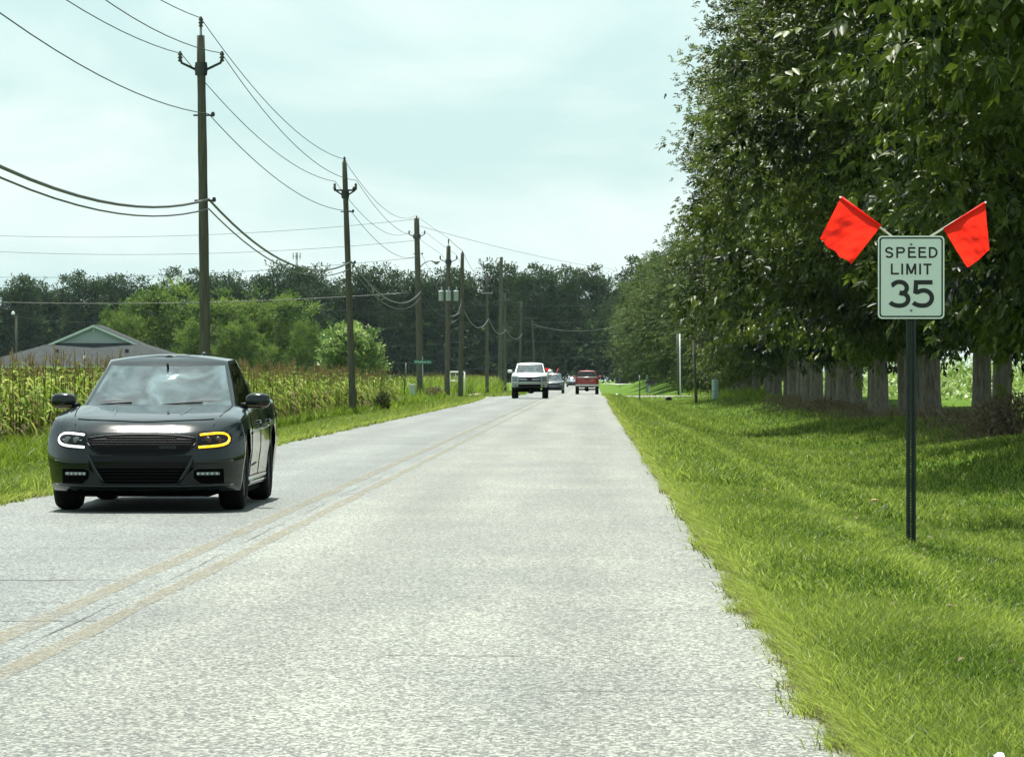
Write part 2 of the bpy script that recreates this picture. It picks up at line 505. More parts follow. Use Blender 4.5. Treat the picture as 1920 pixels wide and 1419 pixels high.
# cracks: thin dark gaps across the lanes and along the centre joint
crm = M('crack_dark', (0.055, 0.055, 0.05), rough=0.9)
rng = random.Random(5)
cb = MB()
def crack(x0, x1, y, w):
    n = max(3, int((x1 - x0) / 0.12)); pts = []
    yy = y
    for i in range(n + 1):
        yy += rng.uniform(-0.025, 0.025)
        pts.append((x0 + (x1 - x0) * i / n, yy, w * rng.uniform(0.35, 1.0)))
    vs = []; fs = []
    for (x, yv, ww) in pts:
        z = float(road_z(yv)) + 0.003
        vs += [(x, yv - ww / 2, z), (x, yv + ww / 2, z)]
    for i in range(n): fs.append((2 * i, 2 * i + 2, 2 * i + 3, 2 * i + 1))
    cb.add(vs, fs)
for (x0, x1, y, w) in ((-5.5, -2.75, 24.0, .045), (-5.5, -2.2, 28.6, .02), (-4.9, -3.6, 33.5, .02), (-4.0, -2.8, 21.6, .015), (-3.0, -2.45, 20.0, .03),
                       (-0.9, -0.3, 17.6, .02), (-0.2, 0.8, 15.6, .015), (0.0, 0.84, 21.0, .02), (-0.6, 0.8, 27.5, .02), (-2.2, 0.8, 47.0, .03), (-2.2, -0.8, 33.0, .012),
                       (-1.0, 0.8, 62.0, .03), (-5.5, -3.2, 58.0, .03), (-5.5, -2.8, 90.0, .05), (-2.2, 0.8, 118.0, .05), (-5.4, -3.6, 140.0, .10), (-2.0, .8, 190, .15), (-5, -1, 215, .12)):
    crack(x0, x1, y, w)
for (y0, y1) in ((12.5, 52), (56, 70), (74, 120)):
    n = int((y1 - y0) / 0.25); x = ROAD_C - 0.15; vs = []; fs = []
    for i in range(n + 1):
        y = y0 + (y1 - y0) * i / n; x += rng.uniform(-.012, .012); x += (ROAD_C - 0.15 - x) * 0.1
        w = 0.009 * rng.uniform(0.15, 1.0) * (0.25 + 0.75 * max(0, math.sin(y * 0.55) ** 2))
        vs += [(x - w / 2, y, 0.0035), (x + w / 2, y, 0.0035)]
    for i in range(n): fs.append((2 * i, 2 * i + 1, 2 * i + 3, 2 * i + 2))
    cb.add(vs, fs)
cb.build('surface_crack', crm, parent=road, kind='stuff')

# side road on the left, drive on the right, cross road at the far end
pale = M('pale_gravel', (0.20, 0.205, 0.185), rough=0.85, nscale=6, namt=0.2, bump=0.3)
def band(name, x0, x1, yc, half, zoff, mat, flare0=0.0):
    vs = []; fs = []; n = 40
    for i in range(n + 1):
        x = x0 + (x1 - x0) * i / n
        h = half + flare0 * math.exp(-abs(x - x0) / 2.5)
        for y in (yc - h, yc, yc + h):
            vs.append((x, y, gz(x, y) + zoff))
    for i in range(n):
        for k in range(2):
            f = (i * 3 + k, (i + 1) * 3 + k, (i + 1) * 3 + k + 1, i * 3 + k + 1)
            fs.append(f if x1 > x0 else f[::-1])
    me = bpy.data.meshes.new(name); me.from_pydata(vs, [], fs); me.update()
    return tag(link_mesh(name, me, mat), kind='structure')
band('side_road', ROAD_L - 0.55, -60, 236.0, 4.2, 0.02, pale, 6.0)
band('driveway', ROAD_R + 0.2, 36, 309.0, 2.0, 0.035, M('concrete_drive', (0.27, 0.27, 0.25), rough=0.85, nscale=4, namt=0.15), 2.5)
band('cross_road', -160, 160, CROSS_Y + 12, 6.0, 0.06, pale)

# ------------------------------------------------------------------ grass
def norm(v): return v / np.maximum(np.linalg.norm(v, axis=-1, keepdims=True), 1e-9)

def blades(r, P, h, w, lean, curve=0.6, seg=2):
    """P (N,3) roots, h, w (N,), lean (N,2) horizontal lean as a share of the height"""
    n = len(P)
    an = r.uniform(0, np.pi, n)
    sx = np.stack([np.cos(an), np.sin(an), np.zeros(n)], 1) * (w / 2)[:, None]
    up = np.zeros((n, 3)); up[:, 2] = h
    ln = np.zeros((n, 3)); ln[:, :2] = lean * h[:, None]
    tip = P + up + ln
    if seg == 2:
        mid = P + up * 0.55 + ln * (0.55 * (1 - curve))
        V = np.stack([P - sx, P + sx, mid - sx * .75, mid + sx * .75, tip], 1).reshape(-1, 3)
        o = (np.arange(n) * 5)[:, None]
        F = np.concatenate([o + [0, 1, 3], o + [0, 3, 2], o + [2, 3, 4]], 1).reshape(-1, 3)
        return V, F, 3
    V = np.stack([P - sx, P + sx, tip], 1).reshape(-1, 3)
    o = (np.arange(n) * 3)[:, None]
    return V, (o + [0, 1, 2]).reshape(-1, 3), 1

def patchy(X, Y, s=1.0):
    return 0.5 + 0.25 * np.sin(X * 1.7 * s + 1.3 * np.sin(Y * 0.8 * s)) + 0.25 * np.sin(Y * 0.9 * s + 2.1 * np.sin(X * 1.1 * s + 0.5))

class Field:
    def __init__(self): self.V = []; self.F = []; self.var = []; self.n = 0
    def add(self, V, F, var, k):
        self.V.append(V); self.F.append(F + self.n); self.var.append(np.repeat(var, k)); self.n += len(V)
    def build(self, name, mat):
        me = np_mesh(name, np.concatenate(self.V), np.concatenate(self.F), np.concatenate(self.var))
        return link_mesh(name, me, mat)

gmat = leafmat('grass_blade', (0.027, 0.073, 0.004), (0.37, 0.44, 0.080), tfac=0.45, rough=0.5, spec=0.16)
rs = np.random.default_rng(11)
lawn = Field()
def lawn_zone(y0, y1, xa, xb, dens, h, w, seg, edge=None):
    """xa, xb: functions of Y"""
    N = int(dens * (y1 - y0) * np.mean([xb(y) - xa(y) for y in np.linspace(y0, y1, 9)]))
    Y = rs.uniform(y0, y1, N * 2)
    X = rs.uniform(min(xa(y0), xa(y1)), max(xb(y0), xb(y1)), N * 2)
    ok = (X > xa(Y)) & (X < xb(Y))
    X, Y = X[ok][:N], Y[ok][:N]
    n = len(X)
    pt = patchy(X, Y)
    d = np.where(X > 0, X - ROAD_R, ROAD_L - X)
    fringe = np.exp(-np.maximum(d, 0) / 0.28)
    hh = rs.uniform(*h, n) * (0.75 + 0.5 * pt) * (1 + 0.35 * fringe)
    ww = rs.uniform(*w, n)
    lean = rs.normal(0, 0.55, (n, 2)); lean[:, 0] += -np.sign(X) * fringe * 0.5
    P = np.stack([X, Y, ground_z(X, Y) - 0.004], 1)
    # the mower's wheel track and dry thatch are paler; lush strips greener
    trk = np.exp(-((X - (2.15 + .25 * np.sin(Y * .03))) / 0.28) ** 2) * 0.30 + np.exp(-((X - 3.9) / 0.4) ** 2) * 0.12
    var = np.clip(rs.beta(1.0, 2.3, n) * 0.85 + 0.22 * (pt - 0.4) + 0.26 * fringe + np.where(X > 0, trk * .8, 0.04), 0, 1)
    V, F, k = blades(rs, P, hh, ww, lean, seg=seg)
    lawn.add(V, F, var, k)
fr = lambda Y: ROAD_R - 0.02 + 0 * np.asarray(Y, float)
rx = lambda m, cap: (lambda Y: np.minimum(np.asarray(Y, float) * 810 / FPX + m, cap))
lawn_zone(11.5, 22, fr, rx(1.0, 9), 3600, (.026, .064), (.005, .010), 2)
lawn_zone(22, 45, fr, rx(1.3, 9.5), 900, (.035, .08), (.009, .016), 2)
lawn_zone(45, 110, fr, rx(1.6, 9.8), 170, (.06, .14), (.016, .028), 2)
lawn_zone(110, 330, fr, lambda Y: 9.5 + 0 * np.asarray(Y, float), 34, (.09, .17), (.03, .05), 1)
lf = lambda Y: left_edge(Y) + 0.03
lawn_zone(33, 62, lambda Y: -10.2 + 0 * np.asarray(Y, float), lf, 300, (.06, .14), (.013, .022), 2)
lawn_zone(62, 130, lambda Y: -9.6 + 0 * np.asarray(Y, float), lf, 170, (.07, .15), (.015, .024), 2)
lawn_zone(130, 228, lambda Y: -11.0 + 0 * np.asarray(Y, float), lf, 40, (.12, .22), (.03, .05), 1)
lawn_zone(244, 420, lambda Y: -12.5 + 0 * np.asarray(Y, float), lambda Y: ROAD_L - 0.2 + 0 * np.asarray(Y, float), 16, (.15, .3), (.05, .08), 1)
# creeping fringe over the edge of the road
for (y0, y1, n, hh, ww) in ((11.5, 24, 6500, (.05, .11), (.005, .008)), (24, 60, 9000, (.06, .13), (.008, .013)), (60, 180, 5000, (.08, .16), (.02, .03))):
    Y = rs.uniform(y0, y1, n); X = ROAD_R + edge_wobble(Y, 4) + rs.normal(0.02, 0.05, n) + 0.05 * np.sin(Y * 7.0) * np.sin(Y * 2.9 + 1)
    h = rs.uniform(*hh, n); lean = np.stack([rs.normal(-.7, 0.7, n), rs.normal(-.1, .7, n)], 1)
    V, F, k = blades(rs, np.stack([X, Y, np.maximum(ground_z(X, Y), road_z(Y) - .01)], 1), h * 0.8, rs.uniform(*ww, n), lean)
    lawn.add(V, F, np.clip(rs.beta(2, 2.2, n) + 0.12, 0, 1), k)
for (y0, y1, n, hh, ww) in ((33, 70, 5000, (.06, .13), (.010, .016)), (70, 225, 5000, (.08, .18), (.02, .04))):
    Y = rs.uniform(y0, y1, n); X = left_edge(Y) + edge_wobble(Y, 1) + rs.normal(-0.02, 0.06, n) - 0.04 * np.sin(Y * 3.0)
    h = rs.uniform(*hh, n); lean = np.stack([rs.normal(.7, 0.5, n), rs.normal(-.2, .5, n)], 1)
    V, F, k = blades(rs, np.stack([X, Y, np.maximum(ground_z(X, Y), road_z(Y) - .01)], 1), h * 0.8, rs.uniform(*ww, n), lean)
    lawn.add(V, F, np.clip(rs.beta(2, 2.2, n) + 0.08, 0, 1), k)
tag(lawn.build('grass', gmat), kind='stuff')

# taller weeds between the mown strip and the corn, and beyond the side road
weeds = Field()
wmat = leafmat('weed_blade', (0.050, 0.100, 0.004), (0.24, 0.32, 0.035), tfac=0.45, rough=0.5, spec=0.25)
def weed_zone(n, x0, x1, y0, y1, h, w, lean=0.45, bias=0.0):
    X = rs.uniform(x0, x1, n); Y = rs.uniform(y0, y1, n)
    ok = patchy(X, Y, 2.2) + rs.uniform(-.35, .35, n) > 0.3
    X, Y = X[ok], Y[ok]; n = len(X)
    hh = rs.uniform(*h, n) * (0.55 + 0.9 * patchy(X, Y, 1.4))
    V, F, k = blades(rs, np.stack([X, Y, ground_z(X, Y)], 1), hh, rs.uniform(*w, n), rs.normal(0, lean, (n, 2)))
    weeds.add(V, F, np.clip(rs.beta(1.8, 2.0, n) + bias, 0, 1), k)
weed_zone(26000, -10.4, -8.5, 36, 80, (.12, .34), (.012, .022))
weed_zone(20000, -10.0, -7.9, 80, 178, (.14, .40), (.025, .045))
weed_zone(3000, -9.4, -7.8, 150, 225, (.2, .5), (.05, .08))
weed_zone(7000, -24, -9.5, 242, 300, (.25, .8), (.06, .10))
weed_zone(6000, -16, -8.8, 300, 430, (.5, 1.3), (.09, .15), bias=0.05)
weed_zone(1400, 8.0, 16, 318, 420, (.3, .8), (.09, .14))
weed_zone(3200, 8.6, 10.2, 200, 300, (.2, .6), (.05, .09))
tag(weeds.build('roadside_weeds', wmat), kind='stuff')

# ------------------------------------------------------------------ corn
def corn_variant(r, coarse):
    V = []; F = []; var = []
    H = r.uniform(1.10, 1.48)
    def quadstrip(pts, ws, side, v):
        o = len(V)
        for p, w in zip(pts, ws):
            V.append(p - side * w / 2); V.append(p + side * w / 2)
        for i in range(len(pts) - 1):
            F.append((o + 2*i, o + 2*i + 1, o + 2*i + 3)); F.append((o + 2*i, o + 2*i + 3, o + 2*i + 2)); var.extend([v, v])
    bend = r.normal(0, 0.05, 2)
    st = [np.array([bend[0] * t * t, bend[1] * t * t, H * t]) for t in (0, .5, 1.0)]
    a = r.uniform(0, np.pi)
    for da in (0, np.pi / 2):
        quadstrip(st, (.026, .022, .012), np.array([np.cos(a + da), np.sin(a + da), 0]), 0.42)
    nl = 7 if coarse else 11
    for i in range(nl):
        t = 0.10 + 0.85 * (i + r.uniform(0, .6)) / nl
        base = np.array([bend[0] * t * t, bend[1] * t * t, H * t])
        an = (i % 2) * np.pi + r.normal(0, 0.7) + a
        d = np.array([np.cos(an), np.sin(an), 0]); s = np.array([-d[1], d[0], 0])
        ln = r.uniform(.34, .62) * (1.0 if t < .8 else .7)
        rise = r.uniform(0.15, 0.6); droop = r.uniform(0.5, 1.5) * (1.3 if t < .35 else 1.0)
        pts = []
        for q in ((0, .5, 1.0) if coarse else (0, .35, .7, 1.0)):
            pts.append(base + d * ln * q * (1 - .25 * q * droop) + np.array([0, 0, ln * (rise * q - droop * q * q * .75)]))
        ws = (.03, .055, .008) if coarse else (.03, .055, .045, .005)
        dry = r.uniform() < (0.85 - t * 1.0)
        quadstrip(pts, ws, s, r.uniform(0.0, .26) if dry else r.uniform(.5, 1.0))
    # tassel
    top = st[-1]
    if r.uniform() < .62: return np.array(V), np.array(F), np.array(var)
    for k in range(2 if coarse else 3):
        an = r.uniform(0, 2 * np.pi); sp_ = r.uniform(0.02, .12) if k else 0
        e = top + np.array([np.cos(an) * sp_, np.sin(an) * sp_, r.uniform(.08, .20)])
        quadstrip([top - np.array([0, 0, .02]), e], (.022, .014), np.array([np.cos(a + k), np.sin(a + k), 0]), r.uniform(.05, .2))
    return np.array(V), np.array(F), np.array(var)

cmat = bpy.data.materials.new('corn_leaf')
nt, N, L, b = nodes_of(cmat)
at = N.new('ShaderNodeAttribute'); at.attribute_name = 'var'
rp = N.new('ShaderNodeValToRGB')
for e in list(rp.color_ramp.elements)[1:]: rp.color_ramp.elements.remove(e)
rp.color_ramp.elements[0].position = 0; rp.color_ramp.elements[0].color = (0.13, 0.098, 0.055, 1)
for p, c in ((.26, (.20, .145, .06)), (.42, (.12, .125, .03)), (.55, (.085, .135, .012)), (.8, (.155, .235, .025)), (1, (.33, .37, .09))):
    e = rp.color_ramp.elements.new(p); e.color = (*c, 1)
L.new(at.outputs['Fac'], rp.inputs['Fac']); L.new(rp.outputs['Color'], b.inputs['Base Color'])
b.inputs['Roughness'].default_value = 0.75; b.inputs['Specular IOR Level'].default_value = 0.1
tr = N.new('ShaderNodeBsdfTranslucent'); L.new(rp.outputs['Color'], tr.inputs['Color'])
mx = N.new('ShaderNodeMixShader'); mx.inputs['Fac'].default_value = 0.35
L.new(b.outputs['BSDF'], mx.inputs[1]); L.new(tr.outputs['BSDF'], mx.inputs[2]); L.new(mx.outputs['Shader'], N['Material Output'].inputs['Surface'])

rc = np.random.default_rng(3)
fine = [corn_variant(rc, False) for _ in range(10)]
coarse = [corn_variant(rc, True) for _ in range(8)]
def corn_field(name, groups):
    f = Field()
    for (X, Y, sc, kinds) in groups:
        which = rc.integers(0, len(kinds), len(X))
        for i, (V, F, var) in enumerate(kinds):
            idx = np.where(which == i)[0]
            if not len(idx): continue
            an = rc.uniform(0, 2 * np.pi, len(idx)); s = sc[idx]
            c, sn = np.cos(an), np.sin(an)
            VX = (V[None, :, 0] * c[:, None] - V[None, :, 1] * sn[:, None]) * s[:, None] + X[idx][:, None]
            VY = (V[None, :, 0] * sn[:, None] + V[None, :, 1] * c[:, None]) * s[:, None] + Y[idx][:, None]
            VZ = V[None, :, 2] * s[:, None] + ground_z(X[idx], Y[idx])[:, None]
            VV = np.stack([VX, VY, VZ], -1).reshape(-1, 3)
            FF = (F[None] + (np.arange(len(idx)) * len(V))[:, None, None]).reshape(-1, 3)
            f.V.append(VV); f.F.append(FF + f.n); f.n += len(VV)
            f.var.append(np.clip(np.tile(var, len(idx)) + np.repeat(rc.normal(0, .05, len(idx)), len(F)), 0, 1))
    return tag(f.build(name, cmat), kind='stuff')
def rows(x_edge, nrow, dx, y0, y1, dy, jit=.06):
    X = []; Y = []
    for i in range(nrow):
        yy = np.arange(y0, y1, dy); yy = yy + rc.normal(0, dy * .25, len(yy))
        X.append(x_edge(yy) - i * dx + rc.normal(0, jit, len(yy))); Y.append(yy)
    X, Y = np.concatenate(X), np.concatenate(Y)
    keep = rc.uniform(0, 1, len(X)) > .06
    return X[keep], Y[keep]
edge1 = lambda Y: -10.1 + 1.2 * smooth(65, 110, Y) + 0.25 * smooth(120, 170, Y)
X1, Y1 = rows(edge1, 5, .72, 62, 176, .24)
X2, Y2 = rows(lambda Y: edge1(Y) - 4.0, 16, 1.1, 70, 178, .9, .2)
X3, Y3 = rows(lambda Y: edge1(Y) - 22 + 0 * Y, 16, 2.6, 110, 178, 2.0, .5)
X4, Y4 = rows(lambda Y: -12 - 0.02 * (Y - 176) + 0 * Y, 14, 3.5, 172, 180, .25, 1.4)
tag(corn_field('corn_field', [(X1, Y1, rc.uniform(.85, 1.18, len(X1)), fine), (X2, Y2, rc.uniform(.9, 1.15, len(X2)), coarse),
                          (X3, Y3, rc.uniform(.95, 1.15, len(X3)), coarse), (X4, Y4, rc.uniform(.95, 1.15, len(X4)), coarse)]))
X5, Y5 = rows(lambda Y: -12.2 + 0.0 * Y, 5, 1.0, 330, 520, .55, .25)
X6, Y6 = rows(lambda Y: -14 - 0.0 * Y, 26, 1.6, 300, 312, .8, .5)
X7, Y7 = rows(lambda Y: -15 - 0.0 * Y, 26, 1.7, 262, 274, .7, .5)
corn_field('corn_field', [(X5, Y5, rc.uniform(1.0, 1.25, len(X5)), coarse), (X6, Y6, rc.uniform(1.0, 1.25, len(X6)), coarse), (X7, Y7, rc.uniform(.8, 1.05, len(X7)), coarse)])

# ------------------------------------------------------------------ trees
def leaf_kites(P, D, Nn, Ln, Wd, fold=0.18):
    """P base (n,3), D direction, Nn normal -> folded kite of two triangles"""
    D = norm(D); S = norm(np.cross(D, Nn)); Nn = norm(np.cross(S, D))
    Ln = Ln[:, None]; Wd = Wd[:, None]
    mid = P + D * Ln * 0.45
    tip = P + D * Ln - Nn * Ln * 0.10
    V = np.stack([P, mid + S * Wd / 2 + Nn * Wd * fold, tip, mid - S * Wd / 2 + Nn * Wd * fold], 1).reshape(-1, 3)
    o = (np.arange(len(P)) * 4)[:, None]
    F = np.concatenate([o + [0, 1, 2], o + [0, 2, 3]], 1).reshape(-1, 3)
    return V, F

def crown_mesh(name, seed, n_clump, sprays, leaflets, center, rad, ll, lw, sig, lobe=.2, droop=.45, inner=.5, zmin=None, upright=0.0, spread=.10, base_shrink=0.0, nup=1.0, top_shrink=0.0, zf=.62, cvar=.19):
    r = np.random.default_rng(seed)
    d = norm(r.normal(0, 1, (n_clump, 3)))
    ph = r.uniform(0, 6.28, 6)
    lob = 1 + lobe * (np.sin(3 * np.arctan2(d[:, 1], d[:, 0]) + ph[0] + 2 * d[:, 2]) * .6 + np.sin(5 * d[:, 2] + ph[1] + 2 * d[:, 0]) * .5 + np.sin(7 * d[:, 0] + ph[2]) * np.sin(6 * d[:, 1] + ph[3]) * .5)
    rr = inner + (1 - inner) * r.uniform(0, 1, n_clump) ** 0.6
    C = d * (rr * lob)[:, None] * np.array(rad) + np.array(center)
    if base_shrink:
        t = np.clip((C[:, 2] - (center[2] - rad[2])) / (2 * rad[2]), 0, 1)
        C[:, :2] *= (1 - base_shrink * (1 - t) ** 2)[:, None]
    if top_shrink:
        t = np.clip((C[:, 2] - center[2] + .15 * rad[2]) / rad[2], 0, 1)
        C[:, :2] *= (1 - top_shrink * t ** 1.4)[:, None]
    if zmin is not None:
        low = C[:, 2] < zmin
        C[low, 2] = zmin + r.uniform(0, 1.5, low.sum())
    csz = r.uniform(.6, 1.35, n_clump)
    ci = np.repeat(np.arange(n_clump), sprays)
    n = len(ci)
    off = r.normal(0, 1, (n, 3)) * np.array([sig, sig, sig * zf]) * csz[ci][:, None]
    P = C[ci] + off
    out = norm(P - np.array(center) * [1, 1, .9])
    D = norm(out * .7 + norm(off) * .5 + r.normal(0, .5, (n, 3)) + np.array([0, 0, -droop + upright]))
    Nn = norm(np.array([0, 0, nup]) + r.normal(0, .45, (n, 3)) + out * .3)
    cv = np.clip(r.normal(.48, cvar, n_clump), 0, 1)[ci] + r.normal(0, .12, n)
    S = norm(np.cross(D, Nn))
    VV = []; FF = []; var = []; o = 0
    for k in range(leaflets):
        t = (k + .5) / leaflets
        sd = (1 if k % 2 else -1) if k < leaflets - 1 else 0
        B = P + D * (spread * ll * 10 * t)[..., None] if np.ndim(ll) else P + D * (spread * 10 * ll * t)
        dd = norm(D * (.55 if sd else 1.0) + S * sd * .8 + np.array([0, 0, -.25 * droop]) + r.normal(0, .15, (n, 3)))
        V, F = leaf_kites(B, dd, norm(Nn + r.normal(0, .25, (n, 3))), ll * r.uniform(.7, 1.25, n), lw * r.uniform(.75, 1.2, n))
        VV.append(V); FF.append(F + o); o += len(V)
        var.append(np.repeat(np.clip(cv + r.normal(0, .06, n), 0, 1), 2))
    return np_mesh(name, np.concatenate(VV), np.concatenate(FF), np.concatenate(var)), C

def trunk_mesh(name, seed, H, r0, C, limbs=9, fork=.22, lean=.2):
    r = random.Random(seed)
    mb = MB()
    bx, by = r.uniform(-lean, lean), r.uniform(-lean, lean)
    ax = lambda t: Vector((bx * t * t + .06 * math.sin(5 * t + seed), by * t * t + .06 * math.cos(4 * t + seed), H * t))
    ts = [0, .015, .04, .1, .18, .3, .45, .6, .75, .9]
    rad = [r0 * 1.55, r0 * 1.25, r0 * 1.08, r0, r0 * .93, r0 * .78, r0 * .58, r0 * .40, r0 * .22, r0 * .08]
    mb.tube([ax(t) for t in ts], rad, n=12)
    order = sorted(range(len(C)), key=lambda i: -abs(C[i][0]) - abs(C[i][1]) + r.uniform(0, 3))
    for i in order[:limbs]:
        e = Vector(C[i])
        t0 = min(.85, max(fork, (e.z / H) * .72 + r.uniform(-.08, .05)))
        s = ax(t0)
        m = s.lerp(e, .5) + Vector((r.uniform(-.3, .3), r.uniform(-.3, .3), .35))
        rb = r0 * (.42 - .3 * t0)
        mb.tube([s, s.lerp(m, .5) + Vector((0, 0, .1)), m, e], [rb, rb * .75, rb * .5, rb * .15], n=6, caps=False)
    me = bpy.data.meshes.new(name)
    me.from_pydata(mb.v, [], mb.f); me.polygons.foreach_set('use_smooth', [True] * len(mb.f)); me.update()
    return me

bark = M('bark_grey_brown', (0.145, 0.126, 0.102), rough=0.9, spec=.1, nscale=5.0, namt=.55, bump=1.0, stretch=(3.2, 3.2, .5), detail=6)
hick = leafmat('leaf_dark_glossy', (0.006, 0.016, 0.003), (0.120, 0.165, 0.020), tfac=.30, rough=.46, spec=.18)
wood_leaf = leafmat('leaf_far_wood', (0.018, 0.038, 0.016), (0.060, 0.095, 0.032), tfac=.2, rough=.9, spec=.0)
row_far_leaf = leafmat('leaf_row_far', (0.020, 0.042, 0.014), (0.105, 0.145, 0.035), tfac=.26, rough=.7, spec=.08)
mid_leaf = leafmat('leaf_mid_green', (0.032, 0.080, 0.012), (0.185, 0.260, 0.048), tfac=.35, rough=.7, spec=.1)
bright_leaf = leafmat('leaf_bright', (0.06, 0.13, 0.018), (0.30, 0.40, 0.11), tfac=.35, rough=.5, spec=.4)

def tree(name, label, cat, group, loc, rotz, sc, crown_me, trunk_me, cmat_, tmat=None):
    t = thing(name, label, cat, loc, rotz, group)
    t.scale = sc
    for nm, me, m in (('trunk', trunk_me, tmat or bark), ('crown', crown_me, cmat_)):
        if not me.materials: me.materials.append(m)
        o = bpy.data.objects.new(nm, me); COL.objects.link(o); o.parent = t
    return t

# the roadside row on the right
row_kinds = []
for i in range(8):
    # 0-3 slender, 4-5 broad, 6 broad with a high base, 7 broad and low
    nc, rx_, zm_, ts_ = ((122, 3.3, 2.75, .30), (140, 4.6, 2.5, .25), (125, 5.4, 5.5, .42), (165, 5.4, 2.7, .40))[0 if i < 4 else 1 if i < 6 else i - 4]
    cme, C = crown_mesh('crown', 100 + i, nc, 62, 6, (0, 0, 12.2), (rx_, rx_, 11.0), .235, .105, .66, lobe=.34, droop=.5, inner=.42, zmin=zm_, top_shrink=ts_, zf=.50, cvar=.28)
    row_kinds.append((cme, trunk_mesh('trunk', 20 + i, 20, (.22, .26, .19, .28, .24, .27, .25, .25)[i], C, limbs=12)))
far_row = []
for i in range(3):
    cme, C = crown_mesh('crown', 140 + i, 150, 34, 4, (0, 0, 9.0), (4.6, 4.8, 8.6), .36, .17, .75, lobe=.30, droop=.4, inner=.45, zmin=1.3, top_shrink=.4, zf=.45)
    far_row.append((cme, trunk_mesh('trunk', 40 + i, 15, .28, C, limbs=6)))
rt = random.Random(21)
ROWG = 'broadleaf trees in the roadside row'
ORD = ['first', 'second', 'third', 'fourth', 'fifth', 'sixth', 'seventh', 'eighth', 'ninth', 'tenth', 'eleventh', 'twelfth', 'thirteenth', 'fourteenth', 'fifteenth',
       'sixteenth', 'seventeenth', 'eighteenth', 'nineteenth', 'twentieth', 'twenty-first', 'twenty-second', 'twenty-third', 'twenty-fourth', 'twenty-fifth', 'twenty-sixth', 'twenty-seventh', 'twenty-eighth', 'twenty-ninth', 'thirtieth']
ORD += ['thirty-' + q for q in ORD[:9]] + ['fortieth'] + ['forty-' + q for q in ORD[:9]] + ['fiftieth'] + ['fifty-' + q for q in ORD[:9]]
row_made = []
Y = 49.0; k = 0
while Y < 300:
    x = 10.15 + rt.uniform(-.5, .5) - (.5 if min(abs(Y - 49), abs(Y - 74), abs(Y - 117)) < 3.6 else 0)
    big = min(abs(Y - 49), abs(Y - 74), abs(Y - 117)) < 3.6
    s = 1.0 if big else rt.uniform(.84, 1.05) * (1.0 if Y < 246 else .60)
    cm_, tm_ = row_kinds[(6 if k == 0 else 7) if big else 4 + k % 2 if Y > 205 else rt.randrange(4)]
    t = tree('broadleaf_tree', None, 'tree', ROWG, (x, Y, gz(x, Y) - .05), rt.uniform(0, 6.28), (s, s, s * rt.uniform(.95, 1.04)), cm_, tm_, hick)
    t.rotation_euler = (rt.uniform(-.035, .035), rt.uniform(-.035, .035), t.rotation_euler.z)
    row_made.append((1110 + x / Y * FPX, t))
    Y += 25 if k == 0 else rt.uniform(4.2, 6.2); k += 1
row_made.sort(key=lambda q: q[0])
for i, (px, t) in enumerate([q for q in row_made if q[0] < 1706][::-1]):
    t['label'] = 'dark leafy tree in the roadside row, trunk %s left of the speed sign post' % ORD[i]
for i, (px, t) in enumerate([q for q in row_made if q[0] >= 1706]):
    t['label'] = ('dark leafy tree in the roadside row, trunk %s right of the speed sign post' if px < 1915 else 'dark leafy tree overhanging the right frame edge, trunk %s beyond the sign post') % ORD[i]
FARG = 'trees continuing the roadside row beyond the drive'
fi = 0
Y = 318.0
while Y < 560:
    x = 10.4 - 2.6 * min(1, max(0, (Y - 340) / 80)) + rt.uniform(-1.2, 1.2)
    s = rt.uniform(.70, .90) 
    cm_, tm_ = far_row[rt.randrange(3)]
    tree('broadleaf_tree', 'green tree beyond the concrete drive, %s along the row from the drive' % ORD[fi], 'tree', FARG, (x, Y, gz(x, Y) - .05), rt.uniform(0, 6.28), (s, s, s), cm_, tm_, row_far_leaf)
    Y += rt.uniform(10, 15); fi += 1
for fj, (x, Y, s) in enumerate(((12, 585, .95), (8.5, 610, .85), (13, 640, 1.0), (9.5, 668, .9), (7.2, 700, .92), (14, 715, 1.1), (9, 745, 1.0), (18, 690, 1.1))):
    cm_, tm_ = far_row[rt.randrange(3)]
    tree('broadleaf_tree', 'dark tree far down the road beside the wood, %s along from the stop sign' % ORD[fj], 'tree', FARG, (x, Y, gz(x, Y) - .05), rt.uniform(0, 6.28), (s, s, s), cm_, tm_, row_far_leaf)

# far wood
wood_kinds = []
for i in range(5):
    cme, C = crown_mesh('crown', 200 + i, 95, 90, 2, (0, 0, 12.2), (6.2, 6.2, 11.4), .60, .42, 1.05, lobe=.34, droop=.15, inner=.5, zmin=.8, nup=.8)
    wood_top = max(v.co.z for v in cme.vertices)
    wood_kinds.append((cme, wood_top, trunk_mesh('trunk', 60 + i, 20, .35, C, limbs=6)))
WOODG = 'trees of the dark wood along the horizon'
def skyline(px):   # photo height of the wood's top edge
    return np.interp(px, [-120, 0, 30, 110, 180, 240, 260, 310, 350, 400, 470, 560, 640, 690, 740, 790, 850, 890, 960, 1000, 1060, 1110, 1160, 1220, 1300],
                     [560, 545, 515, 505, 495, 500, 545, 500, 500, 510, 492, 487, 490, 488, 505, 505, 500, 480, 492, 482, 490, 498, 520, 470, 470])
wood_made = []
px = -130.0
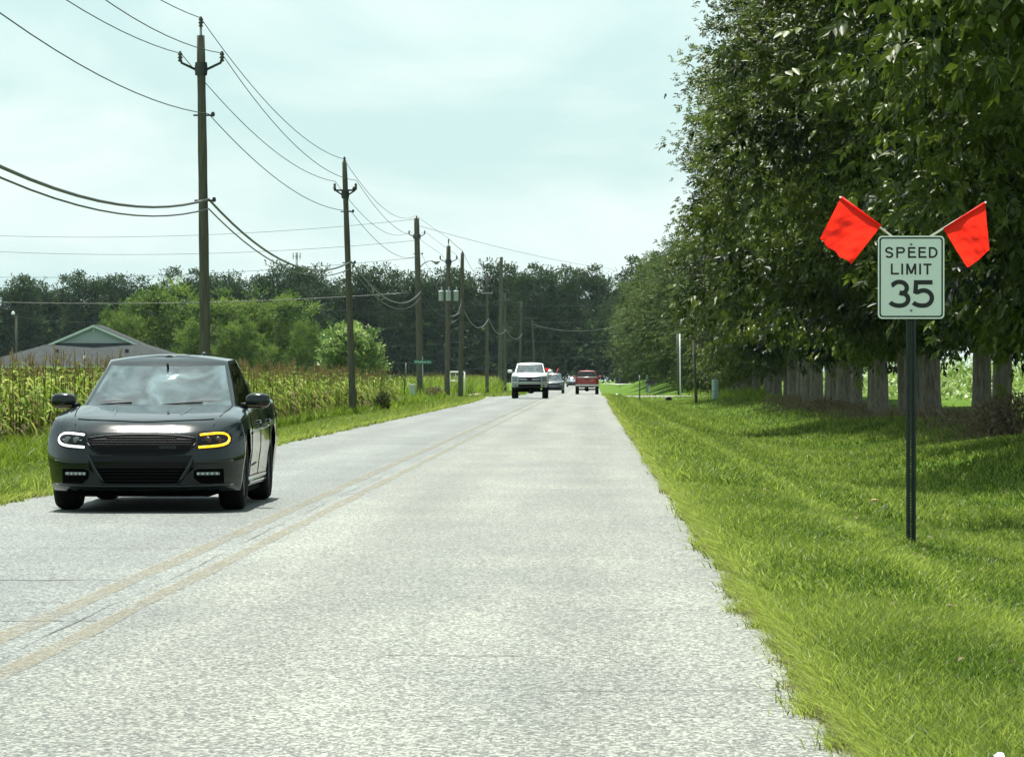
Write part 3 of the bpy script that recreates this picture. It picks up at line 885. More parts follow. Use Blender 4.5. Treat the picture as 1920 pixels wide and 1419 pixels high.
while px < 1215:
    Yw = 885 + rt.uniform(-12, 25)
    x = (px - 1110) / FPX * Yw
    z0 = gz(x, Yw)
    h = CAM_H + (706 - float(skyline(px))) / FPX * Yw - z0
    cm_, top_, tm_ = wood_kinds[rt.randrange(5)]
    s = h / top_ * rt.uniform(.96, 1.05)
    wt_ = tree('forest_tree', None, 'tree', WOODG, (x, Yw, z0 - .1), rt.uniform(0, 6.28), (s * rt.uniform(.8, 1.0), s * rt.uniform(.8, 1.0), s), cm_, tm_, wood_leaf)
    wood_made.append((px, 0, wt_)); px += rt.uniform(38, 62)
px = -150.0
while px < 1215:
    Yw = 925 + rt.uniform(-12, 25)
    x = (px - 1110) / FPX * Yw
    cm_, top_, tm_ = wood_kinds[rt.randrange(5)]
    s = (CAM_H + (706 - float(skyline(px)) - 6) / FPX * Yw) / top_ * rt.uniform(.9, 1.02)
    wt_ = tree('forest_tree', None, 'tree', WOODG, (x, Yw, -.1), rt.uniform(0, 6.28), (s, s, s), cm_, tm_, wood_leaf)
    wood_made.append((px, 1, wt_)); px += rt.uniform(60, 95)
LM = ((29, 'short lamp pole'), (172, 'house gable'), (300, 'yellow-green tree'), (384, 'nearest utility pole'), (525, 'broad rounded tree'), (650, 'second utility pole'), (783, 'street lamp pole'),
      (841, 'transformer pole'), (913, 'low crossarm pole'), (943, 'tall pale pole'), (995, 'white pickup'), (1040, 'dark vehicle'), (1102, 'red pickup'), (1162, 'stop sign'))
cnt = {}
for rank in (0, 1):
    for sgn in (1, -1):
        for (px, r_, t) in sorted([q for q in wood_made if q[1] == rank], key=lambda q: q[0] * sgn):
            lp, ln = min(LM, key=lambda m: abs(m[0] - px))
            if (px - lp) * sgn < 0 or (px == lp and sgn < 0): continue
            key = (rank, ln, sgn); i = cnt.get(key, 0); cnt[key] = i + 1
            t['label'] = ('tall dark tree fronting the far wood, %s to the %s of the %s' if rank == 0 else 'dark tree deeper in the far wood, %s to the %s of the %s') % (ORD[i], 'right' if sgn > 0 else 'left', ln)
# dim undergrowth and lower crowns that close the wood near the ground
under = Field()
ru = np.random.default_rng(8)
n = 9000
PX = ru.uniform(-180, 1330, n); YY = ru.uniform(872, 930, n)
P = np.stack([(PX - 1110) / FPX * YY, YY, ru.uniform(0, 1, n) ** .8 * 13], 1)
V, F = leaf_kites(P, ru.normal(0, 1, (n, 3)), ru.normal(0, .6, (n, 3)) + [0, 0, .8], ru.uniform(.9, 1.8, n), ru.uniform(.6, 1.2, n))
under.add(V, F, np.clip(ru.normal(.35, .2, n), 0, 1), 2)
tag(under.build('forest_undergrowth', wood_leaf), kind='stuff')

# light green trees beside the house
mid_kinds = []
for i in range(3):
    cme, C = crown_mesh('crown', 300 + i, 95, 56, 3, (0, 0, 6.6), (5.3, 5.0, 6.0), .40, .19, .62, lobe=.26, droop=.1, inner=.5, zmin=.8, upright=.35)
    mid_kinds.append((cme, max(v.co.z for v in cme.vertices), trunk_mesh('trunk', 80 + i, 10, .22, C, limbs=8)))
MIDG = 'light green trees behind the cornfield'
for i, (px, top, Yt, w, lab) in enumerate(((300, 512, 512, 1.12, 'yellow-green tree behind the house roof, tallest of the light green clump'),
                                 (215, 560, 505, .75, 'small light green tree poking out above the left slope of the house roof'),
                                 (415, 535, 500, .95, 'light green tree directly behind the nearest utility pole'),
                                 (365, 590, 470, .75, 'low shady green tree between the house and the nearest utility pole'),
                                 (525, 525, 498, 1.12, 'broad rounded green tree between the two nearest utility poles'),
                                 (455, 585, 470, .8, 'low dark green tree in front of the broad rounded one'),
                                 (575, 590, 480, .75, 'low dark green tree at the right end of the light green clump'))):
    x, _, zt = px2w(px, top, Yt)
    z0 = gz(x, Yt); cm_, top_, tm_ = mid_kinds[i % 3]; s = (zt - z0) / top_
    tree('light_green_tree', lab, 'tree', MIDG, (x, Yt, z0), 1.3 * i, (s * w, s * w, s), cm_, tm_, mid_leaf)
cme, C = crown_mesh('crown', 333, 130, 26, 3, (0, 0, 3.4), (2.75, 2.7, 2.75), .34, .19, .34, lobe=.14, droop=-.2, inner=.55, zmin=.5, upright=.7)
x, _, zt = px2w(660, 608, 372)
tree('round_tree', 'small round bright green tree behind the second utility pole', 'tree', None, (x, 372, gz(x, 372)), .4, (1, 1, (zt - gz(x, 372)) / 6.35), cme, trunk_mesh('trunk', 90, 5, .12, C, limbs=10), bright_leaf)

# sunlit growth in the field behind the row, seen between the trunks
fw = Field(); n = 26000
X = ru.uniform(17, 46, n); YY = ru.uniform(120, 420, n)
P = np.stack([X, YY, ground_z(X, YY) + ru.uniform(0, 1, n) * (1.0 + 1.5 * patchy(X, YY, .35)) * (.75 + .5 * (X > 24))], 1)
V, F = leaf_kites(P, ru.normal(0, 1, (n, 3)), ru.normal(0, .5, (n, 3)) + [0, 0, 1], ru.uniform(.25, .6, n), ru.uniform(.12, .3, n))
fw.add(V, F, np.clip(ru.normal(.62, .2, n), 0, 1), 2)
tag(fw.build('field_growth', bright_leaf), kind='stuff')

# brown litter, twigs and brambles under the row
lit_mat = leafmat('dry_litter', (0.075, 0.060, 0.038), (0.24, 0.19, 0.11), tfac=.2, rough=.8, spec=.1)
lf_ = Field(); n = 9000
YY = ru.uniform(74, 210, n); X = 9.95 + ru.normal(0, .55, n) - .5 * (YY > 180)
P = np.stack([X, YY, ground_z(X, YY) + np.abs(ru.normal(0, .10, n)) + .01], 1)
V, F = leaf_kites(P, ru.normal(0, 1, (n, 3)) * [1, 1, .5], ru.normal(0, .5, (n, 3)) + [0, 0, 1], ru.uniform(.08, .22, n), ru.uniform(.04, .09, n))
lf_.add(V, F, np.clip(ru.beta(2, 2.5, n), 0, 1), 2)
n = 5000
YY = ru.uniform(80, 200, n); X = 9.5 + ru.normal(0, .7, n)
V, F, k_ = blades(ru, np.stack([X, YY, ground_z(X, YY)], 1), ru.uniform(.15, .5, n), ru.uniform(.012, .025, n), ru.normal(0, .5, (n, 2)))
lf_.add(V, F, np.clip(ru.beta(2, 2, n), 0, 1), k_)
tag(lf_.build('leaf_litter', lit_mat), kind='stuff')

# dead grass at the crumbling road edge, and leaves blown onto the lawn
de = Field()
for (y0, y1, n, hh, ww) in ((11.5, 24, 2600, (.02, .06), (.005, .009)), (24, 60, 2600, (.03, .07), (.008, .014)), (60, 200, 1800, (.05, .10), (.02, .03))):
    YY = ru.uniform(y0, y1, n); X = ROAD_R + edge_wobble(YY, 4) + ru.normal(.0, .045, n)
    V, F, k_ = blades(ru, np.stack([X, YY, np.maximum(ground_z(X, YY), road_z(YY) - .005)], 1), ru.uniform(*hh, n), ru.uniform(*ww, n), ru.normal(-.3, .9, (n, 2)))
    de.add(V, F, np.clip(ru.beta(2, 2, n) + .15, 0, 1), k_)
    n2_ = n // 3 if y0 > 30 or y0 < 24 else n // 2
    if y1 > 30:
        YY = ru.uniform(max(y0, 33), y1, n2_); X = left_edge(YY) + edge_wobble(YY, 1) + ru.normal(0, .06, n2_)
        V, F, k_ = blades(ru, np.stack([X, YY, np.maximum(ground_z(X, YY), road_z(YY) - .005)], 1), ru.uniform(*hh, n2_), ru.uniform(*ww, n2_), ru.normal(.3, .9, (n2_, 2)))
        de.add(V, F, np.clip(ru.beta(2, 2, n2_) + .15, 0, 1), k_)
tag(de.build('dead_edge_grass', lit_mat), kind='stuff')
fl = Field(); n = 170
YY = ru.uniform(13, 120, n); X = ROAD_R + .3 + ru.uniform(0, 1, n) ** .8 * np.minimum(YY * .09, 8.5)
P = np.stack([X, YY, ground_z(X, YY) + .055], 1)
V, F = leaf_kites(P, ru.normal(0, 1, (n, 3)) * [1, 1, .3], ru.normal(0, .35, (n, 3)) + [0, -.3, 1], ru.uniform(.03, .07, n), ru.uniform(.02, .04, n))
fl.add(V, F, np.clip(ru.normal(.7, .2, n), 0, 1), 2)
tag(fl.build('fallen_leaves', lit_mat), kind='stuff')

def shrub(name, label, x, y, rad, h, n, mat, ll=.10, lw=.05, stems=26):
    r = np.random.default_rng(int(x * 13 + y))
    t = thing(name, label, 'shrub', (x, y, gz(x, y)))
    mb = MB(); rr = random.Random(int(y))
    for i in range(stems):
        a = rr.uniform(0, 6.28); q = rr.uniform(.3, 1)
        mb.tube([(.1 * math.cos(a), .1 * math.sin(a), 0), (rad * .5 * q * math.cos(a), rad * .5 * q * math.sin(a), h * .6), (rad * q * math.cos(a + .2), rad * q * math.sin(a + .2), h * rr.uniform(.7, 1))], [.012, .009, .004], n=4, caps=False)
    mb.build('stems', M('twig_brown', (0.10, 0.075, 0.05), rough=.9), t)
    d = norm(r.normal(0, 1, (n, 3))); P = d * (r.uniform(.3, 1, n) ** .5)[:, None] * [rad, rad, h * .5] + [0, 0, h * .52]
    V, F = leaf_kites(P, norm(d + r.normal(0, .7, (n, 3))), r.normal(0, .5, (n, 3)) + [0, 0, 1], r.uniform(.7, 1.3, n) * ll, r.uniform(.7, 1.3, n) * lw)
    link_mesh('foliage', np_mesh('foliage', V, F, np.repeat(np.clip(r.beta(2, 2.2, n), 0, 1), 2)), mat, t)
    return t
x, _, _ = px2w(1905, 760, 86)
shrub('dry_bramble', 'brown dried bramble at the foot of the trees by the frame edge', x, 86, .95, 1.0, 1700, lit_mat, .11, .05, 50)
x, _, _ = px2w(1530, 755, 150)
shrub('dry_bramble', 'low brown bramble on the bank where the crowded trunks begin', 8.7, 152, .9, .5, 700, lit_mat, .12, .06)
x, _, _ = px2w(812, 738, 243)
shrub('brown_shrub', 'low reddish brown shrub at the foot of the street name sign', x, 243, .62, .62, 700, lit_mat, .12, .07)
x, _, _ = px2w(712, 765, 150)
shrub('dark_bush', 'small dark green bush at the corner of the cornfield', x, 152, .30, .75, 500, row_far_leaf, .12, .06)
x, _, _ = px2w(1210, 720, 470)
shrub('green_bush', 'low light green bush on the lawn bank beyond the mailbox', 9.5, 430, 3.2, 1.6, 1500, bright_leaf, .4, .2)
# a fallen bare branch on the bank under the row
mb = MB()
b0 = Vector((9.0, 108, gz(9.0, 108)))
mb.tube([b0, b0 + Vector((.35, -1, .10)), b0 + Vector((.75, -2.5, .06)), b0 + Vector((1.0, -5, .05))], [.012, .02, .025, .03], n=5)
mb.tube([b0 + Vector((.35, -1, .10)), b0 + Vector((.1, -.6, .35))], [.014, .006], n=5)
tag(mb.build('fallen_branch', M('bleached_wood', (0.25, 0.22, 0.18), rough=.8)), 'pale bare fallen branch lying on the bank below the trunks', 'branch')

# ------------------------------------------------------------------ house
brick = M('red_brick', (0.17, 0.062, 0.042), rough=.9, nscale=3, namt=.35)
shing = M('grey_shingle', (0.040, 0.046, 0.0455), rough=.95, spec=.05, nscale=1.6, namt=.28, stretch=(1, 1, 5), bump=.4)
trimw = M('pale_trim', (0.52, 0.60, 0.55), rough=.6)
siding = M('pale_siding', (0.30, 0.355, 0.35), rough=.7, nscale=2, namt=.06, stretch=(.1, .1, 6))
HX, HY = (172 - 1110) / FPX * 467, 460.0
hz = gz(HX, HY)
house = thing('house', 'brick house with grey hipped roof and pale gable beyond the cornfield', 'house', (HX, HY, hz))
mb = MB()
for (c, s) in (((0, .8, 1.3), (24.8, .2, 2.6)), ((0, 23.2, 1.3), (24.8, .2, 2.6)), ((-12.3, 12, 1.3), (.2, 22.2, 2.6)), ((12.3, 12, 1.3), (.2, 22.2, 2.6))):
    mb.box(c, s)
mb.build('wall', brick, house)
glassd = M('window_glass_dark', (0.02, 0.028, 0.03), rough=.05, spec=.8)
for wx in (-8.5, -4.5, .5, 5.5, 9.0):
    f = MB().box((wx, .68, 1.55), (1.5, .06, 1.4)).build('window', trimw, house)
    MB().box((wx, .64, 1.55), (1.32, .03, 1.22)).build('pane', glassd, f)
e, ez, gy, gh, gzz, pz = 13.2, 2.66, 8.0, 5.0, 5.35, 7.45
D = 24.0
mb = MB()
mb.poly([(-e, 0, ez), (e, 0, ez), (gh, gy, gzz), (-gh, gy, gzz)])
mb.poly([(-e, 0, ez), (-gh, gy, gzz), (-gh, D - gy, gzz), (-e, D, ez)])
mb.poly([(e, D, ez), (gh, D - gy, gzz), (gh, gy, gzz), (e, 0, ez)])
mb.poly([(e, D, ez), (-e, D, ez), (-gh, D - gy, gzz), (gh, D - gy, gzz)])
ov = .5
for s in (-1, 1):
    p = [(s * (gh + .45), gy - ov, gzz - .15), (0, gy - ov, pz + .06), (0, D - gy + ov, pz + .06), (s * (gh + .45), D - gy + ov, gzz - .15)]
    mb.poly(p if s < 0 else p[::-1])
    p = [(q[0], q[1], q[2] - .14) for q in p]
    mb.poly(p[::-1] if s < 0 else p)
mb.poly([(-e, 0, ez - .02), (-e, D, ez - .02), (e, D, ez - .02), (e, 0, ez - .02)])
roof = mb.build('roof', shing, house)
for vx in (-3.9, 4.2): MB().box((vx, 5.0, ez + 5.0 / gy * (gzz - ez) + .14), (.42, .45, .3)).build('vent', M('vent_dark', (.03, .03, .03)), roof)
MB().lathe([(.09, -.2), (.09, .35), (0, .36)], (-.4, 2.4, ez + .85), n=8).build('vent_pipe', M('white_metal', (.7, .72, .7)), roof)
mb = MB(); mb.prism([(-gh, gzz), (gh, gzz), (0, pz)], gy - .02, gy + .1); mb.build('gable', siding, house)
mb = MB()
for s in (-1, 1):
    a_, b_ = Vector((s * (gh + .42), gy - ov - .03, gzz - .2)), Vector((0, gy - ov - .03, pz))
    p = [a_, b_, b_ + Vector((0, 0, -.27)), a_ + Vector((s * -.15, 0, -.22))]
    mb.poly([tuple(q) for q in (p if s > 0 else p[::-1])])
    q = [(v.x, v.y + .06, v.z) for v in p]; mb.poly(q[::-1] if s > 0 else q)
mb.build('fascia', trimw, house)
MB().box((0, -.06, ez - .09), (2 * e, .10, .2)).build('gutter', trimw, house)
lv = MB(); lv.prism([(-1.25, 6.66), (1.25, 6.66), (0, 7.19)], gy - .09, gy - .03)
louv = lv.build('louver', M('louver_grey', (.24, .34, .32), rough=.6), house)
MB().box((0, gy - .12, 6.85), (.12, .05, .62)).build('mullion', trimw, louv)

# ------------------------------------------------------------------ utility poles
pole_m = M('weathered_pole', (0.098, 0.094, 0.072), rough=.9, spec=.15, nscale=7, namt=.42, stretch=(4, 4, .22), bump=.5, detail=6)
steel = M('galvanised', (.30, .32, .32), rough=.45, metal=.7)
porc = M('dark_porcelain', (.06, .055, .05), rough=.25, spec=.6)
dmet = M('dark_hardware', (.05, .055, .055), rough=.5, metal=.4)
wire_m = M('conductor', (.075, .085, .08), rough=.8, spec=.1)
cable_m = M('cable_sheath', (.060, .068, .064), rough=.42, spec=.4)
def insul(mb, x, z, h=.26, y=0):
    mb.lathe([(.02, 0), (.055, .02), (.028, .06), (.06, .09), (.028, .13), (.055, .16), (.03, .20), (.03, h - .02), (0, h)], (x, y, z), n=10)
POLES = {}
def pole(key, label, px_top, py_top, px_base, Y, r0, r1, pin=.32, arm=None, arm_z=None, neut=None, cbl=None, base_off=0.0):
    """a tapered wooden pole; arm = half spread of the side insulators"""
    xt, _, zt = px2w(px_top, py_top, Y)
    xb = (px_base - 1110) / FPX * Y
    z0 = gz(xb, Y)
    t = thing('utility_pole', label, 'utility pole', (xb, Y, z0), 0, 'wooden poles of the roadside power line')
    dx = xt - xb; H = zt - z0
    mb = MB()
    n = 14
    mb.tube([(dx * q, .02 * math.sin(5 * q + Y), H * q) if q > 0 else (0, 0, -.25) for q in [i / n for i in range(n + 1)]], [r0 + (r1 - r0) * i / n + .004 * math.sin(i * 2.1 + Y) for i in range(n + 1)], n=14)
    mb.build('shaft', pole_m, t)
    info = {'Y': Y, 'x': lambda z: xb + dx * (z - z0) / H, 'top': zt + pin, 'arm': arm, 'arm_z': arm_z, 'r': r1}
    if pin:
        mb = MB(); mb.tube([(dx, 0, H - .25), (dx, 0, H + pin - .22)], .028, n=8); mb.build('top_pin', steel, t)
        mb = MB(); insul(mb, dx, H + pin - .24, .24); mb.build('insulator', porc, t)
    if arm:
        za = arm_z - z0
        xa = dx * za / H
        mb = MB(); mb.lathe([(r1 * 1.25 + .02, -.14), (r1 * 1.25 + .035, 0), (r1 * 1.25 + .02, .14)], (xa, 0, za - .35), n=12); mb.build('bracket_band', dmet, t)
        for s in (-1, 1):
            mb = MB(); mb.tube([(xa + s * r1, 0, za - .38), (xa + s * (arm - .03), 0, za - .22), (xa + s * arm, 0, za - .15)], .03, n=6); mb.build('bracket_arm', dmet, t)
            mb = MB(); insul(mb, xa + s * arm, za - .2, .24); mb.build('insulator', porc, t)
    for q in (neut, cbl):
        if q:
            zq = q - z0; xq = dx * zq / H
            mb = MB(); mb.tube([(xq - r1 - .10, 0, zq - .03), (xq + r1 + .16, 0, zq - .03)], .022, n=6); mb.lathe([(.03, -.05), (.045, 0), (.03, .05)], (xq + r1 + .15, 0, zq - .01), n=8)
            mb.build('wire_bracket', dmet, t)
    POLES[key] = info
    return t
def zat(py, Y): return CAM_H + (706.0 - py) / FPX * Y
Y1, Y2, Y3, Y4, Y5, Y6, Y7, Y8, Y9, Y10 = 86.9, 138.2, 250.0, 245.0, 252.0, 338.0, 560.0, 412.0, 472.0, 560.0
pole(1, 'nearest and tallest wooden utility pole, behind the black sedan', 375.5, 66, 386, Y1, .125, .086, .42, .45, zat(98, Y1), zat(213, Y1), zat(373, Y1))
pole(2, 'wooden utility pole standing in front of the cornfield, second along the line', 645.5, 303, 662, Y2, .128, .085, .18, .36, zat(345, Y2), zat(395, Y2), zat(491, Y2))
t3 = pole(3, 'thick wooden utility pole carrying the arched street lamp by the side road', 781, 409, 788, Y3, .215, .165, .16, .48, zat(433, Y3), zat(475, Y3), zat(548, Y3))
t4 = pole(4, 'wooden utility pole that carries three grey transformers', 841, 461, 838, Y4, .17, .13, .42, .50, zat(480, Y4), None, zat(590, Y4))
pole(5, 'wooden utility pole just right of the transformer pole', 867, 474, 863, Y5, .165, .11, .12, None, None, zat(525, Y5), zat(582, Y5))
pole(6, 'thin utility pole with a low crossarm above the far field', 913.5, 520, 913, Y6, .16, .10, .14, .55, zat(536, Y6), None, zat(598, Y6))
pole(7, 'far tall pale pole rising above the wood, taller than its neighbours', 940, 482, 937.5, Y7, .32, .24, 0)
pole(8, 'utility pole in line with the tall pale pole, seen right beside it', 946.5, 551, 947, Y8, .17, .12, .12, .6, zat(562, Y8), None, zat(618, Y8))
pole(9, 'utility pole rising behind the white pickup truck', 978, 567, 973.5, Y9, .18, .12, .12, .5, zat(577, Y9), None, zat(627, Y9))
t10 = pole(10, 'leaning pole with crossarms, farthest of the line, over the white pickup', 998, 600, 1003.5, Y10, .17, .12, 0)
mb = MB(); mb.box((-.6, -.2, zat(597, Y10) - gz(-8.2, Y10)), (2.0, .12, .14)); mb.build('crossarm', pole_m, t10)
mb = MB(); mb.box((.1, -.2, zat(614, Y10) - gz(-8.2, Y10)), (1.5, .12, .14)); mb.build('crossarm', pole_m, t10)
mb = MB()
for xx in (-.5, .1, .75): insul(mb, xx, zat(614, Y10) - gz(-8.2, Y10) + .05, .35, -.2)
mb.build('insulator', porc, t10)
# a low crossarm on the thin pole
t6 = [o for o in bpy.data.objects if o.get('label', '').startswith('thin utility pole')][0]
mb = MB(); mb.box((0, -.16, zat(549.5, Y6) - t6.location.z), (.95, .09, .09)); mb.box((-.44, -.16, zat(548, Y6) - t6.location.z + .06), (.05, .05, .18)); mb.box((.44, -.16, zat(548, Y6) - t6.location.z + .06), (.05, .05, .18)); mb.build('crossarm', steel, t6)
# dead-end gear on the second pole
t2 = [o for o in bpy.data.objects if o.get('label', '').startswith('wooden utility pole standing in front')][0]
za = zat(357, Y2) - t2.location.z; xa = -.30
mb = MB(); mb.box((xa, -.13, za), (.62, .06, .06))
for s in (-1, 1): mb.tube([(xa + s * .30, -.13, za - .02), (xa + s * .34, -.13, za + .12)], .045, n=8)
mb.build('switch_bracket', dmet, t2)

# transformers, the lamp
tank = M('transformer_grey', (.36, .42, .42), rough=.45, nscale=2, namt=.08)
p4 = POLES[4]
for (px, oy, lab) in ((827, -.05, 'grey pole transformer, left one of the three on the pole'), (841, -.42, 'grey pole transformer hung in the middle, in front of the pole'), (855, -.05, 'grey pole transformer, right one of the three on the pole')):
    x = (px - 1110) / FPX * Y4; zb = zat(564, Y4)
    t = thing('transformer', lab, 'transformer', (x, Y4 + oy, zb), 0, 'transformers on one pole')
    MB().lathe([(0, 0), (.13, 0), (.15, .03), (.15, .52), (.165, .53), (.165, .56), (.13, .62), (0, .64)], (0, 0, 0), n=18).build('tank', tank, t)
    mb = MB(); insul(mb, .03, .60, .26); mb.build('bushing', M('bushing_grey', (.35, .36, .36), rough=.3), t)
    mb = MB()
    for z in (.15, .42):
        if oy > -.3: mb.box((.17 if px < 841 else -.17, .0, z), (.14, .06, .05))
        else: mb.box((0, .2, z), (.06, .12, .05))
    mb.build('mounting_lug', dmet, t)
x0, _, z0 = px2w(786, 505, Y3); x1, _, z1 = px2w(812, 491, Y3)
lamp = thing('street_lamp', 'arched street lamp arm bolted to the thick corner pole', 'street lamp', (x0, Y3, z0))
dx, dz = x1 - x0, z1 - z0
MB().tube([(0, 0, 0), (.12, 0, .22), (.35, 0, .42), (dx * .75, 0, dz + .08), (dx, 0, dz + .05)], .035, n=8).build('arm', steel, lamp)
mb = MB(); mb.ell((dx + .18, 0, dz), (.26, .12, .08)); mb.lathe([(.10, -.16), (.13, -.08), (.05, 0)], (dx + .2, 0, dz), n=12); mb.build('lamp_head', M('lamp_grey', (.22, .24, .24), rough=.5), lamp)

# ------------------------------------------------------------------ wires
def span(a_, b_, sag, n=18):
    a_, b_ = Vector(a_), Vector(b_)
    return [a_.lerp(b_, t) - Vector((0, 0, 4 * sag * t * (1 - t))) for t in [i / n for i in range(n + 1)]]
def wire(name, label, pts, sags, r, mat, group='wires of the roadside power line', cat='wire'):
    mb = MB(); path = []
    for i in range(len(pts) - 1):
        s = span(pts[i], pts[i + 1], sags[i])
        path += s if not path else s[1:]
    mb.tube(path, r, n=6)
    return tag(mb.build(name, mat), label, cat, group)
X0, Y0 = -8.3, 36.0
P = POLES
def pt(k, dxo, z): return (P[k]['x'](z) + dxo, P[k]['Y'], z)
def pxp(px, py, Y): return px2w(px, py, Y)
wire('power_wire', 'topmost power wire, running over the pole tops',
     [(X0, Y0, zat(35, Y1) + .1), pxp(375, 33, Y1), pxp(644, 298, Y2), pxp(780, 404, Y3), pxp(841, 447, Y4 + 1)], [.72, .55, .85, .02], .0095, wire_m)
wire('power_wire', 'upper power wire running over the far poles to the wood',
     [pxp(841, 447, Y4 + 1), pxp(867, 470, Y5), pxp(913, 516, Y6), pxp(946, 548, Y8), pxp(978, 564, Y9)], [.05, .7, .6, .6], .014, wire_m)
wire('power_wire', 'power wire on the left side insulators of the poles',
     [(X0 - .42, Y0, zat(100, Y1) + .05), pxp(338.5, 100, Y1), pxp(628, 340, Y2), pxp(769, 434, Y3), pxp(828, 477, Y4), pxp(905, 536, Y6), pxp(938, 561, Y8)], [.70, .55, .85, .05, .8, .6], .0095, wire_m)
wire('power_wire', 'power wire on the right side insulators of the poles',
     [(X0 + .42, Y0, zat(100, Y1) + .05), pxp(414, 99, Y1), pxp(668, 338, Y2), pxp(797, 434, Y3), pxp(855, 477, Y4), pxp(922, 536, Y6), pxp(955, 561, Y8)], [.85, .62, .85, .05, .8, .6], .0095, wire_m)
wire('neutral_wire', 'single bare wire clamped midway down the near poles',
     [(X0 + .2, Y0, zat(213, Y1) + .02), pxp(390, 213, Y1), pxp(657, 395, Y2), pxp(790, 475, Y3), pxp(845, 590, Y4)], [.68, .52, .8, .1], .010, wire_m)
wire('telephone_cable', 'thick black cable sagging low between the poles',
     [(X0 + .2, Y0, zat(373, Y1) - .1), pxp(390, 373, Y1), pxp(658, 490, Y2), pxp(789, 546, Y3), pxp(869, 580, Y5), pxp(916, 597, Y6), pxp(949, 617, Y8), pxp(979, 626, Y9)], [.90, .80, 1.05, .95, .95, .85, .8], .027, cable_m)
wire('telephone_cable', 'thin cable hanging just below the thick black one',
     [(X0 + .2, Y0, zat(390, Y1) - .1), pxp(390, 391, Y1), pxp(658, 502, Y2), pxp(789, 557, Y3), pxp(869, 588, Y5)], [.85, .75, 1.05, 1.05], .016, cable_m)
SG = 'wires along the side road'
for (p0, yl, r, nm, lab, sg) in (((779, 411), 440, .012, 'service_wire', 'highest faint wire crossing the sky above the side road', .5),
                             ((779, 451), 470, .012, 'service_wire', 'lower faint wire crossing the sky above the treetops', .5),
                             ((780, 483), 520, .012, 'service_wire', 'faint wire crossing in front of the tree tops', .4),
                             ((779, 548), 567, .024, 'service_cable', 'pale cable crossing in front of the light green trees', .35)):
    a_ = px2w(*p0, Y3); z = zat(yl - 4, Y3)
    wire(nm, lab, [a_, ((-60 - 1110) / FPX * Y3, Y3 + 4, z)], [sg], r, wire_m if r < .02 else cable_m, SG)
wire('service_wire', 'faint wire descending from the thick corner pole across the road', [px2w(784, 423, Y3), px2w(1150, 505, 400)], [.3], .012, wire_m, None)
wire('service_cable', 'pale cable crossing the road from the leaning far pole', [px2w(999, 608, Y10), px2w(1200, 600, 470)], [1.1], .025, cable_m, None)
for i, (yl, yr) in enumerate(((571, 560), (602, 590), (636, 630), (668, 655), (690, 688))):
    nth_ = ('topmost', 'second highest', 'middle', 'second lowest', 'lowest')[i]
    wire('service_wire', '%s of the five distant horizontal wires in front of the dark wood' % nth_, [px2w(600, yl + 10, 800), px2w(900, yl, 805), px2w(1300, yr, 800)], [.8, .8], .03, wire_m, 'far wires before the wood')
# drip loops under the transformers
wire('jumper_wire', 'looping jumper lead hanging under the transformers', [px2w(826, 566, Y4 - .3), px2w(843, 570, Y4 - .3)], [.5], .012, cable_m, None)
wire('jumper_wire', 'looping lead joining the right transformer to the next pole', [px2w(848, 566, Y4 - .4), px2w(866, 560, Y5 - .2)], [.75], .012, cable_m, None)

# small pole behind the house
xb, Yb = (29 - 1110) / FPX * 500, 500.0
zb = gz(xb, Yb)
t = thing('yard_pole', 'short wooden pole with a white lamp left of the house roof', 'utility pole', (xb, Yb, zb))
Hh = zat(592, Yb) - zb
MB().tube([(0, 0, 0), (-.1, 0, Hh)], [.17, .13], n=8).build('shaft', pole_m, t)
MB().box((0, -.1, Hh - .1), (1.1, .1, .1)).build('crossarm', pole_m, t)
mb = MB(); mb.lathe([(.22, 0), (.26, .12), (.1, .4), (0, .45)], (-.45, -.1, Hh + .15), n=10); mb.build('lamp_head', M('white_metal', (.7, .72, .7)), t)
wire('yard_wire', 'wire strung over the short pole left of the house', [((-90 - 1110) / FPX * 500, 500, zat(606, 500)), (xb - .1, Yb - .1, zb + Hh - .03), ((230 - 1110) / FPX * 520, 520, zat(600, 520))], [.4, .5], .022, wire_m, None)
# distant mast over the wood
xm, Ym = (556 - 1110) / FPX * 1250, 1250.0
zm = zat(474, Ym)
t = thing('radio_mast', 'tiny antenna mast just showing above the wood', 'mast', (xm, Ym, 0))
MB().tube([(0, 0, -1), (0, 0, zm)], .35, n=6).build('column', steel, t)
mb = MB()
for (dx, s) in ((-1.1, 1.0), (-.2, 1.1), (.2, 1.15), (1.05, 1.0)): mb.box((dx, -.5, zm - 1.0), (.25, .2, 2.0 * s))
mb.box((0, -.3, zm - 1.1), (2.5, .15, .15)); mb.build('antenna', M('mast_grey', (.2, .25, .25)), t)

# ------------------------------------------------------------------ speed limit sign with flags
SY = 37.4
sx = (1706.5 - 1110) / FPX * SY
sz0 = gz(sx, SY)
sign = thing('speed_limit_sign', 'white speed limit sign on a dark perforated post in the grass', 'road sign', (sx, SY, sz0), R(0.0))
zc = zat(520.5, SY) - sz0             # centre of the face
postm = M('dark_green_steel', (0.022, 0.030, 0.028), rough=.45, metal=.3, nscale=12, namt=.3)
zp = zc + .34
mb = MB()
